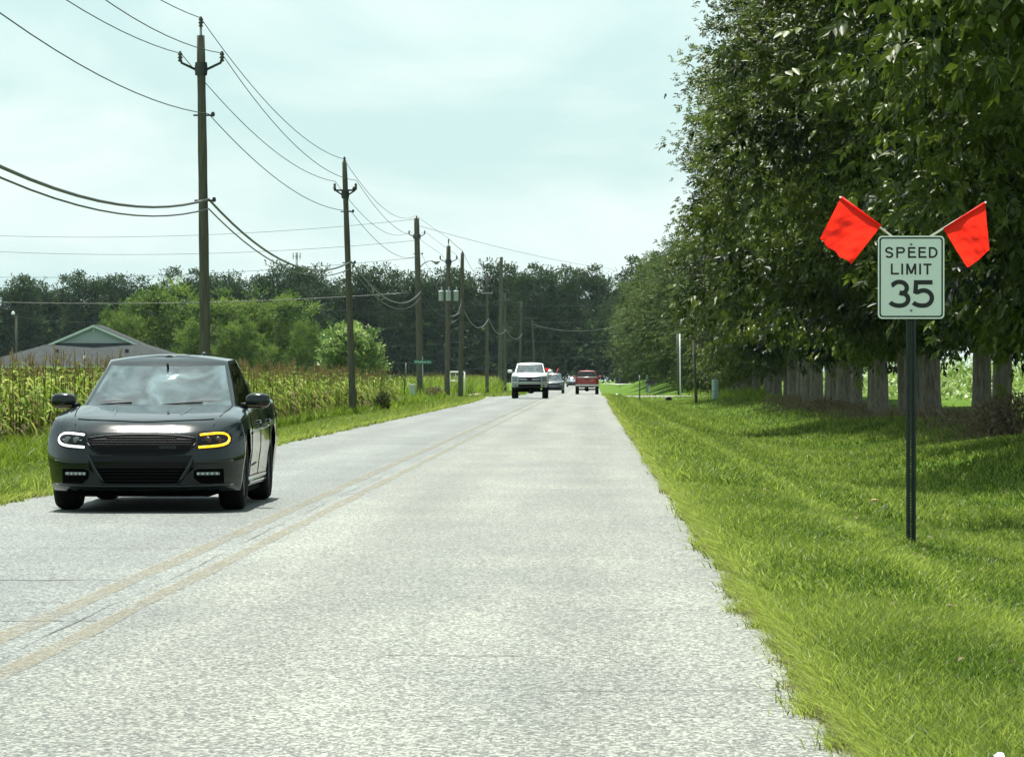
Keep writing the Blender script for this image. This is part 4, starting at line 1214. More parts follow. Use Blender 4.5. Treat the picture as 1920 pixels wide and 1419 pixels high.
# U-channel: perforated web, two flanges and lips
hw = .021; web_y = .0
nh = int((zp + .35) / .0254)
for s in (-1, 1):
    mb.box((s * .0125, web_y, (zp - .35) / 2), (.017, .004, zp + .35))
    mb.box((s * .0290, web_y - .016, (zp - .35) / 2), (.004, .036, zp + .35), rot=None)
    mb.box((s * .0375, web_y - .034, (zp - .35) / 2), (.015, .004, zp + .35))
    mb.box((s * .0245, web_y, (zp - .35) / 2), (.009, .004, zp + .35))
for i in range(nh + 1):
    z = -.35 + i * .0254
    mb.box((0, web_y, z), (.0085, .0038, .0135))
mb.build('post', postm, sign)
Wd, Hd, cr = .610, .762, .040
def rrect(w, h, r, n=7):
    pts = []
    for (cx, cz, a0) in ((w/2 - r, -h/2 + r, -90), (w/2 - r, h/2 - r, 0), (-w/2 + r, h/2 - r, 90), (-w/2 + r, -h/2 + r, 180)):
        for i in range(n + 1):
            an = R(a0 + 90 * i / n); pts.append((cx + r * math.cos(an), cz + r * math.sin(an)))
    return pts
fy = -.045
alum = M('sign_back', (.45, .46, .46), rough=.4, metal=.6)
facew = M('sign_white', (.66, .70, .685), rough=.42, spec=.35, nscale=60, namt=.035)
blk = M('sign_black', (.012, .012, .014), rough=.5)
rimw = M('sign_rim', (.80, .84, .80), rough=.4)
mb = MB(); mb.prism([(x, z + zc) for x, z in rrect(Wd, Hd, cr)], fy, fy + .003); mb.build('panel', rimw, sign)
def ring(mb, o, i_, y):
    n = len(o)
    vs = [(x, y, z + zc) for x, z in o] + [(x, y, z + zc) for x, z in i_]
    mb.add(vs, [(k, (k + 1) % n, (k + 1) % n + n, k + n) for k in range(n)])
mb = MB(); mb.poly([(x, fy - .0012, z + zc) for x, z in rrect(Wd - .056, Hd - .056, .022)]); mb.build('face', facew, sign)
mb = MB(); ring(mb, rrect(Wd - .026, Hd - .026, .030), rrect(Wd - .054, Hd - .054, .022), fy - .0018); mb.build('border', blk, sign)
def ribbon(mb, pts, w, y):
    n = len(pts); vs = []
    for i in range(n):
        p = np.array(pts[i]); a_ = np.array(pts[max(i - 1, 0)]); c_ = np.array(pts[min(i + 1, n - 1)])
        d1 = p - a_ if i > 0 else c_ - p; d2 = c_ - p if i < n - 1 else p - a_
        d1 = d1 / np.linalg.norm(d1); d2 = d2 / np.linalg.norm(d2)
        t_ = d1 + d2; t_ = t_ / np.linalg.norm(t_)
        nn = np.array([-t_[1], t_[0]]); k = 1 / max(.5, float(nn @ np.array([-d1[1], d1[0]])))
        for s in (-1, 1):
            q = p + nn * s * w / 2 * k
            vs.append((q[0], y, q[1]))
    mb.add(vs, [(2*i, 2*i + 2, 2*i + 3, 2*i + 1) for i in range(n - 1)])
def arc(cx, cy, rx, ry, a0, a1, n=16): return [(cx + rx * math.cos(R(a0 + (a1 - a0) * i / n)), cy + ry * math.sin(R(a0 + (a1 - a0) * i / n))) for i in range(n + 1)]
G = {}
def sgl(pts): return [((px - 530) / 1606.0, (714 - py) / 1606.0 + zc) for px, py in pts]
w1, w2 = 28, 66
letters = []
# (in the sign's own drawing units) SPEED
letters.append((w1, [(252, 312)] + arc(206, 318, 46, 38, -25, -180, 12) + [(162, 326), (175, 341), (206, 349), (236, 358)] + [(250, 372)] + arc(205, 380, 49, 38, -5, 150, 14)))
letters.append((w1, [(324, 268), (324, 431)])); letters.append((w1, [(324, 282), (388, 282)] + arc(392, 315, 34, 33, -90, 90, 12) + [(324, 348)]))
for ox in (0, 154):
    letters.append((w1, [(497 + ox, 268), (497 + ox, 431)]))
    for (x1_, yy) in ((599, 282), (588, 343), (605, 416)): letters.append((w1, [(497 + ox, yy), (x1_ + ox - (5 if yy == 282 else 0), yy)]))
letters.append((w1, [(804, 268), (804, 431)])); letters.append((w1, [(804, 282), (842, 282)] + arc(845, 349, 61, 67, -90, 90, 16) + [(804, 416)]))
# LIMIT
letters.append((w1, [(244, 512), (244, 675)])); letters.append((w1, [(244, 661), (350, 661)]))
letters.append((w1, [(398, 512), (398, 675)]))
letters.append((w1, [(471, 512), (471, 675)])); letters.append((w1, [(592, 512), (592, 675)])); letters.append((30, [(474, 516), (531.5, 660)])); letters.append((30, [(531.5, 660), (589, 516)]))
letters.append((w1, [(662, 512), (662, 675)]))
letters.append((w1, [(770, 512), (770, 675)])); letters.append((w1, [(710, 526), (830, 526)]))
# 35
letters.append((w2, [(240, 834)] + arc(356, 872, 110, 90, -150, 68, 22) + [(358, 940)]))
letters.append((w2, [(358, 938)] + arc(362, 1038, 125, 96, -82, 92, 20) + arc(352, 1038, 150, 95, 95, 152, 10)))
letters.append((w2, [(845, 789), (572, 789)])); letters.append((w2, [(604, 757), (592, 955)]))
letters.append((w2, [(592, 935)] + arc(712, 1020, 124, 112, -128, 92, 24) + arc(700, 1036, 165, 97, 95, 148, 10)))
mb = MB()
for i, (w, pts) in enumerate(letters):
    ribbon(mb, sgl(pts), w / 1606.0, fy - .0020 - .00006 * i)
mb.build('lettering', blk, sign)
for py in (228, 1203):
    mb = MB(); mb.lathe([(.011, 0), (.011, -.004), (.006, -.008), (0, -.008)], (0, fy - .002, (714 - py) / 1606.0 + zc), 'y', n=12); mb.build('bolt', M('bolt_grey', (.16, .2, .19), rough=.4, metal=.6), sign)

# fluorescent flags on wooden staffs, fixed behind the sign
flagm = bpy.data.materials.new('fluorescent_red_cloth')
nt, N, L, b = nodes_of(flagm)
b.inputs['Base Color'].default_value = (.90, .024, .013, 1); b.inputs['Roughness'].default_value = .55; b.inputs['Specular IOR Level'].default_value = .25
tr = N.new('ShaderNodeBsdfTranslucent'); tr.inputs['Color'].default_value = (.95, .028, .013, 1)
mx = N.new('ShaderNodeMixShader'); mx.inputs['Fac'].default_value = .6
L.new(b.outputs['BSDF'], mx.inputs[1]); L.new(tr.outputs['BSDF'], mx.inputs[2]); L.new(mx.outputs['Shader'], N['Material Output'].inputs['Surface'])
tc = N.new('ShaderNodeTexCoord'); nz = N.new('ShaderNodeTexNoise'); nz.inputs['Scale'].default_value = 22; nz.inputs['Detail'].default_value = 5
bp = N.new('ShaderNodeBump'); bp.inputs['Strength'].default_value = .35; bp.inputs['Distance'].default_value = .02
L.new(tc.outputs['Object'], nz.inputs['Vector']); L.new(nz.outputs['Fac'], bp.inputs['Height']); L.new(bp.outputs['Normal'], b.inputs['Normal']); L.new(bp.outputs['Normal'], tr.inputs['Normal'])
staffm = M('pale_staff', (.62, .58, .50), rough=.5)
def flag(label, staff0, staff1, quad, seed):
    """quad: photo corners in the order tip end of sleeve, staff end of sleeve, free corner below, outer free corner"""
    FY = SY + .03
    o = px2w(*staff0, FY)
    t = thing('warning_flag', label, 'flag', o, 0, 'red warning flags on the speed sign')
    loc = lambda p, dy=0: Vector(px2w(*p, FY)) - Vector(o) + Vector((0, dy, 0))
    MB().tube([loc(staff0), loc(staff1)], .0095, n=8).build('staff', staffm, t)
    r = np.random.default_rng(seed); n = 34
    A, B, C_, D_ = [np.array(loc(q)) for q in quad]
    vs = []
    ph = r.uniform(0, 6, 6)
    for j in range(n + 1):
        v = j / n
        for i in range(n + 1):
            u = i / n
            p = (A * (1 - u) + B * u) * (1 - v) + (D_ * (1 - u) + C_ * u) * v
            fold = .020 * math.sin(6.5 * u + 1.8 * v + ph[0]) + .009 * math.sin(13 * u - 5 * v + ph[1]) + .003 * math.sin(21 * v + 9 * u + ph[2])
            fold += .002 * math.sin(29 * u + 17 * v + ph[3])
            y = fold * min(1, v * 2.2) - .012
            e_ = .006 * math.sin(16 * u + ph[4]) * v
            vs.append((p[0] + e_, y, p[2] + e_ - .012 * math.sin(math.pi * u) * (v > .98)))
    fs = [(j * (n + 1) + i, j * (n + 1) + i + 1, (j + 1) * (n + 1) + i + 1, (j + 1) * (n + 1) + i) for j in range(n) for i in range(n)]
    link_mesh('cloth', np_mesh('cloth', vs, fs, smooth=True), flagm, t)
    mb = MB(); mb.tube([Vector(A) + Vector((0, 0, .0)), Vector(B)], .0155, n=10); mb.build('sleeve', flagm, t)
flag('red warning flag slanting out over the left corner of the sign', (1672, 444), (1573, 370), ((1576, 371), (1650, 425), (1596, 495), (1536, 449)), 3)
flag('red warning flag slanting out over the right corner of the sign', (1743, 444), (1848, 380), ((1845, 382), (1768, 431), (1811, 503), (1854, 468)), 4)

# ------------------------------------------------------------------ street name sign
def text_mesh(body, size, name, mat, parent, loc, rot, extr=.0015, sx=1.0):
    cu = bpy.data.curves.new(name, 'FONT'); cu.body = body; cu.size = size; cu.align_x = 'CENTER'; cu.align_y = 'CENTER'; cu.extrude = extr; cu.resolution_u = 3
    tmp = bpy.data.objects.new(name, cu); COL.objects.link(tmp)
    bpy.context.view_layer.update()
    me = bpy.data.meshes.new_from_object(tmp)
    bpy.data.objects.remove(tmp); bpy.data.curves.remove(cu)
    me.materials.clear()
    o = link_mesh(name, me, mat, parent, loc); o.rotation_euler = rot; o.scale = (sx, 1, 1)
    return o
NY = 246.0
nxs = (792.5 - 1110) / FPX * NY; nz0 = gz(nxs, NY)
ns = thing('street_name_sign', 'green street name sign on a thin post beside the thick corner pole', 'street sign', (nxs, NY, nz0))
zt = zat(669, NY) - nz0
MB().tube([(.02, 0, -.1), (-.01, 0, zt)], .03, n=8).build('post', steel, ns)
greenp = M('sign_green', (0.0, .135, .085), rough=.45)
zz = zat(678.5, NY) - nz0
pl = MB().box((.0, -.035, zz), (1.12, .004, .25)).build('name_plate', greenp, ns)
text_mesh('W Sunflower Ave', .19, 'lettering', M('sign_letter_white', (.75, .82, .78), rough=.5), pl, (0, -.039, zz), (R(90), 0, 0), sx=.70)
MB().box((-.01, 0, zat(669.5, NY) - nz0), (.004, .9, .23)).build('cross_plate', greenp, ns)

# ------------------------------------------------------------------ roadside furniture
pedm = M('pedestal_green', (.24, .34, .29), rough=.55, nscale=5, namt=.1)
def pedestal(label, px, Y, h, w, cap):
    x = (px - 1110) / FPX * Y
    t = thing('utility_pedestal', label, 'pedestal', (x, Y, gz(x, Y)))
    mb = MB(); mb.lathe([(w / 2, -.1), (w / 2, h - .02), (w / 2 - .015, h)], (0, 0, 0), n=16) if not cap else mb.box((0, 0, h / 2 - .05), (w, w, h))
    mb.build('body', pedm, t)
    if cap: MB().box((0, 0, h), (w * 1.15, w * 1.15, .07)).build('cap', M('cap_cream', (.72, .70, .56), rough=.6), t)
    else:
        MB().lathe([(w / 2 - .015, h), (w / 4, h + .02), (0, h + .03)], (0, 0, 0), n=16).build('cap', pedm, t)
        MB().lathe([(w / 2 + .008, h * .42), (w / 2 + .008, h * .46)], (0, 0, 0), n=16).build('band', M('pedestal_band', (.17, .25, .21)), t)
pedestal('square grey-green utility pedestal with a cream cap beside the thick corner pole', 773, 233, .82, .28, True)
pedestal('round pale green utility pedestal on the right lawn before the drive', 1340.5, 237, 1.22, .38, False)
def post(name, label, px0, px1, Y, top, r, mat, tip=None, cat='post'):
    x = (px0 - 1110) / FPX * Y; z0 = gz(x, Y)
    t = thing(name, label, cat, (x, Y, z0))
    x1_ = (px1 - 1110) / FPX * Y; H = zat(top, Y) - z0
    MB().tube([(0, 0, -.1), (x1_ - x, 0, H)], [r, r * .9], n=8).build('shaft', mat, t)
    if tip: MB().tube([((x1_ - x) * .93, 0, H * .72), ((x1_ - x), 0, H + .01)], r * 1.15, n=8).build('tip', tip, t)
    return t
post('marker_post', 'thin leaning marker post at the corner of the cornfield', 756.5, 761, 208, 681, .028, dmet, steel)
post('marker_post', 'short dark stake beside the brown shrub by the side road', 822.5, 822, 240, 722, .03, dmet)
post('marker_post', 'dark thin marker post at the edge of the right lawn by the drive', 1199.5, 1199, 262, 704, .034, dmet, steel)
post('wooden_post', 'weathered wooden pole on the right lawn between pedestal and marker post', 1305.5, 1300.5, 231, 637, .085, pole_m, cat='pole')
post('dark_pole', 'dark pole standing tight beside the pale one past the drive', 1272.5, 1270, 315, 626, .085, pole_m, cat='pole')
post('pale_pole', 'pale metal pole standing tight beside the dark one past the drive', 1275.5, 1274.3, 313, 626, .055, M('pale_metal_pole', (.62, .66, .62), rough=.5), cat='pole')
# mailbox
xm, Ym = (1217 - 1110) / FPX * 312, 312.0
mbx = thing('mailbox', 'black mailbox on thin legs beside the concrete drive', 'mailbox', (xm, Ym, gz(xm, Ym)))
hb = zat(719, Ym) - gz(xm, Ym)
mb = MB(); mb.prism([(-.28, hb)] + [(.28, hb), (.28, hb + .14)] + [(.28 * math.cos(R(a_)), hb + .14 + .10 * math.sin(R(a_))) for a_ in (30, 60, 90, 120, 150)] + [(-.28, hb + .14)], -.12, .12); mb.build('box', M('mailbox_black', (.015, .016, .018), rough=.4), mbx)
for s in (-1, 1): MB().tube([(s * .05, 0, -.05), (s * .05, 0, hb)], .015, n=6).build('leg', steel, mbx)
xq, Yq = (1213 - 1110) / FPX * 405, 405.0
qz = gz(xq, Yq)
t = thing('meter_pedestal', 'pale green meter pedestal on the lawn behind the mailbox', 'pedestal', (xq, Yq, qz))
Hq = zat(703, Yq) - qz
mb = MB(); mb.box((0, 0, Hq / 2 - .03), (.24, .2, Hq)); mb.build('body', pedm, t)
MB().box((0, 0, Hq - .02), (.27, .23, .05)).build('cap', pedm, t)
# stop sign
xs_, Ys_ = (1162.5 - 1110) / FPX * 600, 600.0
st = thing('stop_sign', 'small far red octagonal stop sign in front of the dark trees', 'road sign', (xs_, Ys_, gz(xs_, Ys_)))
hs = zat(696, Ys_) - gz(xs_, Ys_)
MB().tube([(0, .03, -.1), (0, .03, hs + .35)], .035, n=6).build('post', steel, st)
octa = lambda r: [(r * math.cos(R(22.5 + 45 * i)), r * math.sin(R(22.5 + 45 * i)) + hs) for i in range(8)]
mb = MB(); mb.prism(octa(.41), -.012, -.008); mb.build('rim', rimw, st)
pn = MB(); pn.prism(octa(.385), -.016, -.0125); pn = pn.build('panel', M('stop_red', (.30, .018, .02), rough=.5), st)
text_mesh('STOP', .34, 'lettering', rimw, pn, (0, -.019, hs), (R(90), 0, 0), sx=.85)
# culvert end
xc, Yc = (1254 - 1110) / FPX * 302, 302.0
zc_ = gz(xc, Yc)
cv = thing('culvert_pipe', 'dark culvert mouth in the grass under the concrete drive', 'pipe', (xc, Yc, zc_ + .10))
mb = MB(); mb.lathe([(.22, -.0), (.26, -.0), (.26, 3.2), (.22, 3.2), (.22, 0)], (0, 0, 0), 'y', n=16); mb.build('pipe_wall', M('rusty_pipe', (.06, .05, .045), rough=.8), cv)
MB().lathe([(0, 2.9), (.22, 2.9)], (0, 0, 0), 'y', n=16).build('pipe_inside', M('pipe_black', (.008, .008, .008)), cv)
# white pipe frame
xf, Yf = (857 - 1110) / FPX * 285, 285.0
zf = gz(xf, Yf)
wf = thing('pipe_frame', 'white painted pipe frame standing in the weeds behind the transformer pole', 'frame', (xf, Yf, zf))
hT = zat(697.5, Yf) - zf; whp = M('white_paint', (.72, .74, .70), rough=.5)
for s in (-1, 1): MB().tube([(s * .52, 0, -.1), (s * .52, 0, hT)], .045, n=8).build('upright', whp, wf)
MB().tube([(-.52, 0, hT), (.52, 0, hT)], .05, n=8).build('top_rail', whp, wf)
MB().tube([(-.52, 0, hT - .62), (.2, 0, hT - .62)], .04, n=8).build('lower_rail', whp, wf)
mb = MB(); mb.tube([(-.10, 0, hT - .62), (-.10, 0, hT - .1)], .035, n=8); mb.tube([(.12, 0, hT - .62), (.12, 0, hT - .1)], .035, n=8); mb.lathe([(.10, -.08), (.12, 0), (.10, .08)], (0, 0, hT - .35), n=10); mb.build('valve', M('valve_grey', (.40, .46, .42), rough=.5), wf)
# heap of stones by the side road
sh = random.Random(9)
stm = M('tan_stone', (.34, .27, .18), rough=.9, nscale=6, namt=.3)
for i, (px, dz, s) in enumerate(((884, 0, .24), (891, 0, .2), (898, 0, .26), (903, 0, .18), (888, .1, .16), (895, .12, .15))):
    Ys2 = 262 + sh.uniform(-.5, .5); x = (px - 1110) / FPX * Ys2
    mb = MB(); mb.ell((0, 0, 0), (s * 1.3, s, s * .62), 9, 6, .8)
    mb.v = [(v[0] + sh.uniform(-.02, .02), v[1] + sh.uniform(-.02, .02), v[2] + sh.uniform(-.02, .02)) for v in mb.v]
    o = tag(mb.build('stone', stm, loc=(x, Ys2, gz(x, Ys2) + s * .3 + dz)), 'tan stone in the small heap at the mouth of the side road', 'stone', 'stones in a heap')
    o.rotation_euler = (0, 0, sh.uniform(0, 3))
# dark tube standing in for the shaded ditch edge beyond the side road
mb = MB(); a_ = px2w(824, 728, 290); b_ = px2w(945, 731, 275)
mb.tube([(a_[0] + (b_[0] - a_[0]) * q, a_[1] + (b_[1] - a_[1]) * q, gz(a_[0] + (b_[0] - a_[0]) * q, a_[1] + (b_[1] - a_[1]) * q) + .10 + .02 * math.sin(9 * q)) for q in [i / 14 for i in range(15)]], .06, n=8)
tag(mb.build('ditch_shade', M('ditch_shade_black', (.012, .012, .012), rough=.5)), 'long dark tube standing in for ditch shade past the side road', 'pipe')
# litter
def paper(label, x, y, s, seed, mat):
    r = random.Random(seed); n = 5; vs = []
    for j in range(n + 1):
        for i in range(n + 1):
            vs.append((s * (i / n - .5), s * .8 * (j / n - .5), s * (.25 * math.sin(3.3 * i / n + seed) * math.cos(2.6 * j / n) + r.uniform(-.05, .05)) + s * .28))
    fs = [(j * (n + 1) + i, j * (n + 1) + i + 1, (j + 1) * (n + 1) + i + 1, (j + 1) * (n + 1) + i) for j in range(n) for i in range(n)]
    me = bpy.data.meshes.new('paper_scrap'); me.from_pydata(vs, [], fs)
    return tag(link_mesh('paper_scrap', me, mat, loc=(x, y, gz(x, y) + .05)), label, 'litter')
pw = M('paper_white', (.80, .82, .84), rough=.7)
x, _, _ = px2w(1866, 1416, 13.8)
paper('crumpled white paper scrap in the near grass at the frame corner', 1.235, 12.40, .048, 2, pw)
paper('small white scrap on the grass edge far down the road', (1160 - 1110) / FPX * 300, 300, .4, 5, pw)
mb = MB(); mb.ell((0, 0, .02), (.055, .035, .02), 8, 5, .8)
xl, Yl = (1640 - 1110) / FPX * 52, 52.0
tag(mb.build('dry_leaf', M('leaf_tan', (.36, .22, .08), rough=.7), loc=(xl, Yl, gz(xl, Yl) + .06)), 'single tan dry leaf on the mown grass left of the sign post', 'leaf')

# ------------------------------------------------------------------ vehicles
blackp = bpy.data.materials.new('black_car_paint')
nt, N, L, b = nodes_of(blackp)
b.inputs['Base Color'].default_value = (.0048, .0085, .0092, 1); b.inputs['Roughness'].default_value = .045
b.inputs['Specular IOR Level'].default_value = .30; b.inputs['Coat Weight'].default_value = .28; b.inputs['Coat IOR'].default_value = 1.45; b.inputs['Coat Roughness'].default_value = .04
tc = N.new('ShaderNodeTexCoord'); nz = N.new('ShaderNodeTexNoise'); nz.inputs['Scale'].default_value = 3.0; nz.inputs['Detail'].default_value = 2
bp = N.new('ShaderNodeBump'); bp.inputs['Strength'].default_value = .05; bp.inputs['Distance'].default_value = .02
L.new(tc.outputs['Object'], nz.inputs['Vector']); L.new(nz.outputs['Fac'], bp.inputs['Height']); L.new(bp.outputs['Normal'], b.inputs['Coat Normal'])
dustr = N.new('ShaderNodeValToRGB'); dustr.color_ramp.elements[0].position = .45; dustr.color_ramp.elements[0].color = (.15, .15, .15, 1); dustr.color_ramp.elements[1].position = .8; dustr.color_ramp.elements[1].color = (.21, .21, .21, 1)
n2 = N.new('ShaderNodeTexNoise'); n2.inputs['Scale'].default_value = 7; n2.inputs['Detail'].default_value = 5
L.new(tc.outputs['Object'], n2.inputs['Vector']); L.new(n2.outputs['Fac'], dustr.inputs['Fac']); L.new(dustr.outputs['Color'], b.inputs['Coat Roughness'])
blkplastic = M('black_plastic', (.005, .005, .006), rough=.5, spec=.2)
gloss_black = M('gloss_black', (.003, .003, .0035), rough=.12, spec=.2)
matte_black = M('matte_black', (.0016, .0016, .0016), rough=.8, spec=.03)
rubber = M('tyre_rubber', (.0055, .0055, .0055), rough=.8, spec=.15, nscale=20, namt=.3)
rimd = M('dark_rim', (.045, .047, .05), rough=.3, metal=.8)
chrome = M('chrome', (.55, .57, .57), rough=.16, metal=1.0)
silver = M('silver_trim', (.42, .44, .44), rough=.35, metal=.8)
lensclr = M('lamp_lens', (.12, .13, .13), rough=.06, spec=.8)
amber_on = M('amber_lit', (.6, .25, .01), rough=.4, emit=(1.0, .46, .008), estr=.95)
white_on = M('white_lit', (.7, .72, .72), rough=.4, emit=(.92, .97, 1.0), estr=.62)
amber_glow = M('amber_reflector', (.05, .016, .003), rough=.25, spec=.6)
cloth = M('seat_cloth', (.035, .038, .04), rough=.85)
redlens = M('red_lens', (.20, .012, .012), rough=.15, spec=.6)
def glassmat(name, tint, fac, sky_sheen=False):
    m = bpy.data.materials.new(name)
    nt, N, L, b = nodes_of(m)
    tr = N.new('ShaderNodeBsdfTransparent'); tr.inputs['Color'].default_value = (*tint, 1)
    gl = N.new('ShaderNodeBsdfGlossy'); gl.inputs['Roughness'].default_value = .02
    fr_ = N.new('ShaderNodeFresnel'); fr_.inputs['IOR'].default_value = 1.55
    mu = N.new('ShaderNodeMath'); mu.operation = 'MULTIPLY_ADD'; mu.inputs[1].default_value = 1.0; mu.inputs[2].default_value = fac; mu.use_clamp = True
    tc = N.new('ShaderNodeTexCoord'); nz = N.new('ShaderNodeTexNoise'); nz.inputs['Scale'].default_value = 2.6; nz.inputs['Detail'].default_value = 2.5; nz.inputs['Distortion'].default_value = .8
    bp = N.new('ShaderNodeBump'); bp.inputs['Strength'].default_value = .22; bp.inputs['Distance'].default_value = .03
    L.new(tc.outputs['Object'], nz.inputs['Vector']); L.new(nz.outputs['Fac'], bp.inputs['Height']); L.new(bp.outputs['Normal'], gl.inputs['Normal'])
    mx = N.new('ShaderNodeMixShader')
    L.new(fr_.outputs['Fac'], mu.inputs[0]); L.new(mu.outputs['Value'], mx.inputs['Fac'])
    L.new(tr.outputs['BSDF'], mx.inputs[1]); L.new(gl.outputs['BSDF'], mx.inputs[2]); L.new(mx.outputs['Shader'], N['Material Output'].inputs['Surface'])
    if sky_sheen:   # pale blue smears painted in place of the sky's reflection
        mp = N.new('ShaderNodeMapping'); mp.inputs['Location'].default_value = (2.3, .7, 1.9); mp.inputs['Rotation'].default_value = (0, .5, 0); mp.inputs['Scale'].default_value = (1.5, .8, 2.4)
        nf_ = N.new('ShaderNodeTexNoise'); nf_.inputs['Scale'].default_value = 1.7; nf_.inputs['Detail'].default_value = 4; nf_.inputs['Distortion'].default_value = 1.1
        rf = N.new('ShaderNodeValToRGB'); rf.color_ramp.elements[0].position = .40; rf.color_ramp.elements[0].color = (.06, .06, .06, 1); rf.color_ramp.elements[1].position = .70; rf.color_ramp.elements[1].color = (.25, .25, .25, 1)
        df = N.new('ShaderNodeBsdfDiffuse'); df.inputs['Color'].default_value = (.40, .56, .60, 1)
        mf = N.new('ShaderNodeMixShader')
        L.new(tc.outputs['Object'], mp.inputs['Vector']); L.new(mp.outputs['Vector'], nf_.inputs['Vector']); L.new(nf_.outputs['Fac'], rf.inputs['Fac'])
        L.new(rf.outputs['Color'], mf.inputs['Fac']); L.new(mx.outputs['Shader'], mf.inputs[1]); L.new(df.outputs['BSDF'], mf.inputs[2])
        L.new(mf.outputs['Shader'], N['Material Output'].inputs['Surface'])
    return m
wglass = glassmat('windscreen_glass', (.34, .42, .43), .085, sky_sheen=True)
sglass = glassmat('tinted_glass', (.06, .07, .07), .02)

def car_body(F, Rr, W, levels, ztop, zc, zb, fa, fp, ra, rp, side, spine, tops=(.06, .16, .3, .5, .75, 1.0), nf=40, nside=46, nr=24, tpow=2.2):
    """closed shell from rings; returns verts, faces"""
    ks = [math.sin(-math.pi / 2 + math.pi * i / nf) for i in range(nf + 1)]
    kr = [math.sin(-math.pi / 2 + math.pi * i / nr) for i in range(nr + 1)]
    fw, ffs, frs = [catmull([l[0] for l in levels], [l[i] for l in levels]) for i in (1, 2, 3)]
    def outline(v):
        wf, fs, rs_ = fw(v), ffs(v), frs(v); w = W * wf
        pts = [(k * w, F + fs + fa * abs(k) ** fp) for k in ks]
        y0, y1 = F + fs + fa, Rr - rs_ - ra
        pts += [(w * side(y0 + (y1 - y0) * i / nside), y0 + (y1 - y0) * i / nside) for i in range(1, nside)]
        pts += [(-k * w, Rr - rs_ - ra * abs(k) ** rp) for k in kr]
        pts += [(-w * side(y1 + (y0 - y1) * i / nside), y1 + (y0 - y1) * i / nside) for i in range(1, nside)]
        return pts
    vs = []; n = None
    nl = 18
    vlist = sorted(set([i / nl for i in range(nl + 1)] + [.03, .97]))
    for v in vlist:
        o = outline(v); n = len(o)
        vs += [(x, y, zb(y) + v * (ztop(y) - zb(y))) for x, y in o]
    top = outline(1.0)
    for t in tops:
        for (x, y) in top:
            ys_ = min(max(y, spine[0]), spine[1])
            xx = x * (1 - t); yy = y + (ys_ - y) * t
            sm = 1 - (1 - t) ** tpow
            vs.append((xx, yy, ztop(y) * (1 - sm) + zc(yy) * sm))
    nring = len(vs) // n
    fs = [tuple(reversed(range(n)))]
    for j in range(nring - 1):
        for k in range(n):
            a_ = j * n + k; b_ = j * n + (k + 1) % n
            fs.append((a_, b_, b_ + n, a_ + n))
    return vs, fs

def finish_body(name, vs, fs, mats, parent, cuts=(), boxes=()):
    bm = bmesh.new()
    bv = [bm.verts.new(p) for p in vs]
    for f in fs:
        try: bm.faces.new([bv[i] for i in f])
        except ValueError: pass
    bmesh.ops.remove_doubles(bm, verts=bm.verts, dist=1e-4)
    bmesh.ops.dissolve_degenerate(bm, dist=1e-5, edges=bm.edges)
    bmesh.ops.recalc_face_normals(bm, faces=bm.faces)
    me = bpy.data.meshes.new(name); bm.to_mesh(me); bm.free()
    for m in mats: me.materials.append(m)
    o = bpy.data.objects.new(name, me); COL.objects.link(o)
    if cuts or boxes:
        mb = MB(); mb.cur = 1
        for (x0, x1, y, z, r) in cuts:
            mb.lathe([(0, x0), (r, x0), (r, x1), (0, x1)], (0, y, z), 'x', n=32, smooth=False)
        for (c, s) in boxes: mb.box(c, s)
        cut = mb.build('cutter', list(mats), weld=True)
        bm = bmesh.new(); bm.from_mesh(cut.data); bmesh.ops.dissolve_degenerate(bm, dist=1e-5, edges=bm.edges); bmesh.ops.recalc_face_normals(bm, faces=bm.faces); bm.to_mesh(cut.data); bm.free()
        md = o.modifiers.new('cut', 'BOOLEAN'); md.object = cut; md.operation = 'DIFFERENCE'; md.solver = 'EXACT'
        bpy.context.view_layer.update()
        dg = bpy.context.evaluated_depsgraph_get()
        me2 = bpy.data.meshes.new_from_object(o.evaluated_get(dg), depsgraph=dg)
        o.modifiers.clear(); o.data = me2; bpy.data.objects.remove(cut)
        me = me2; me.name = name
    me.polygons.foreach_set('use_smooth', [True] * len(me.polygons))
    me.set_sharp_from_angle(angle=R(32))
    o.parent = parent
    bm = bmesh.new(); bm.from_mesh(me); bvh = BVHTree.FromBMesh(bm); bm.free()
    return o, bvh

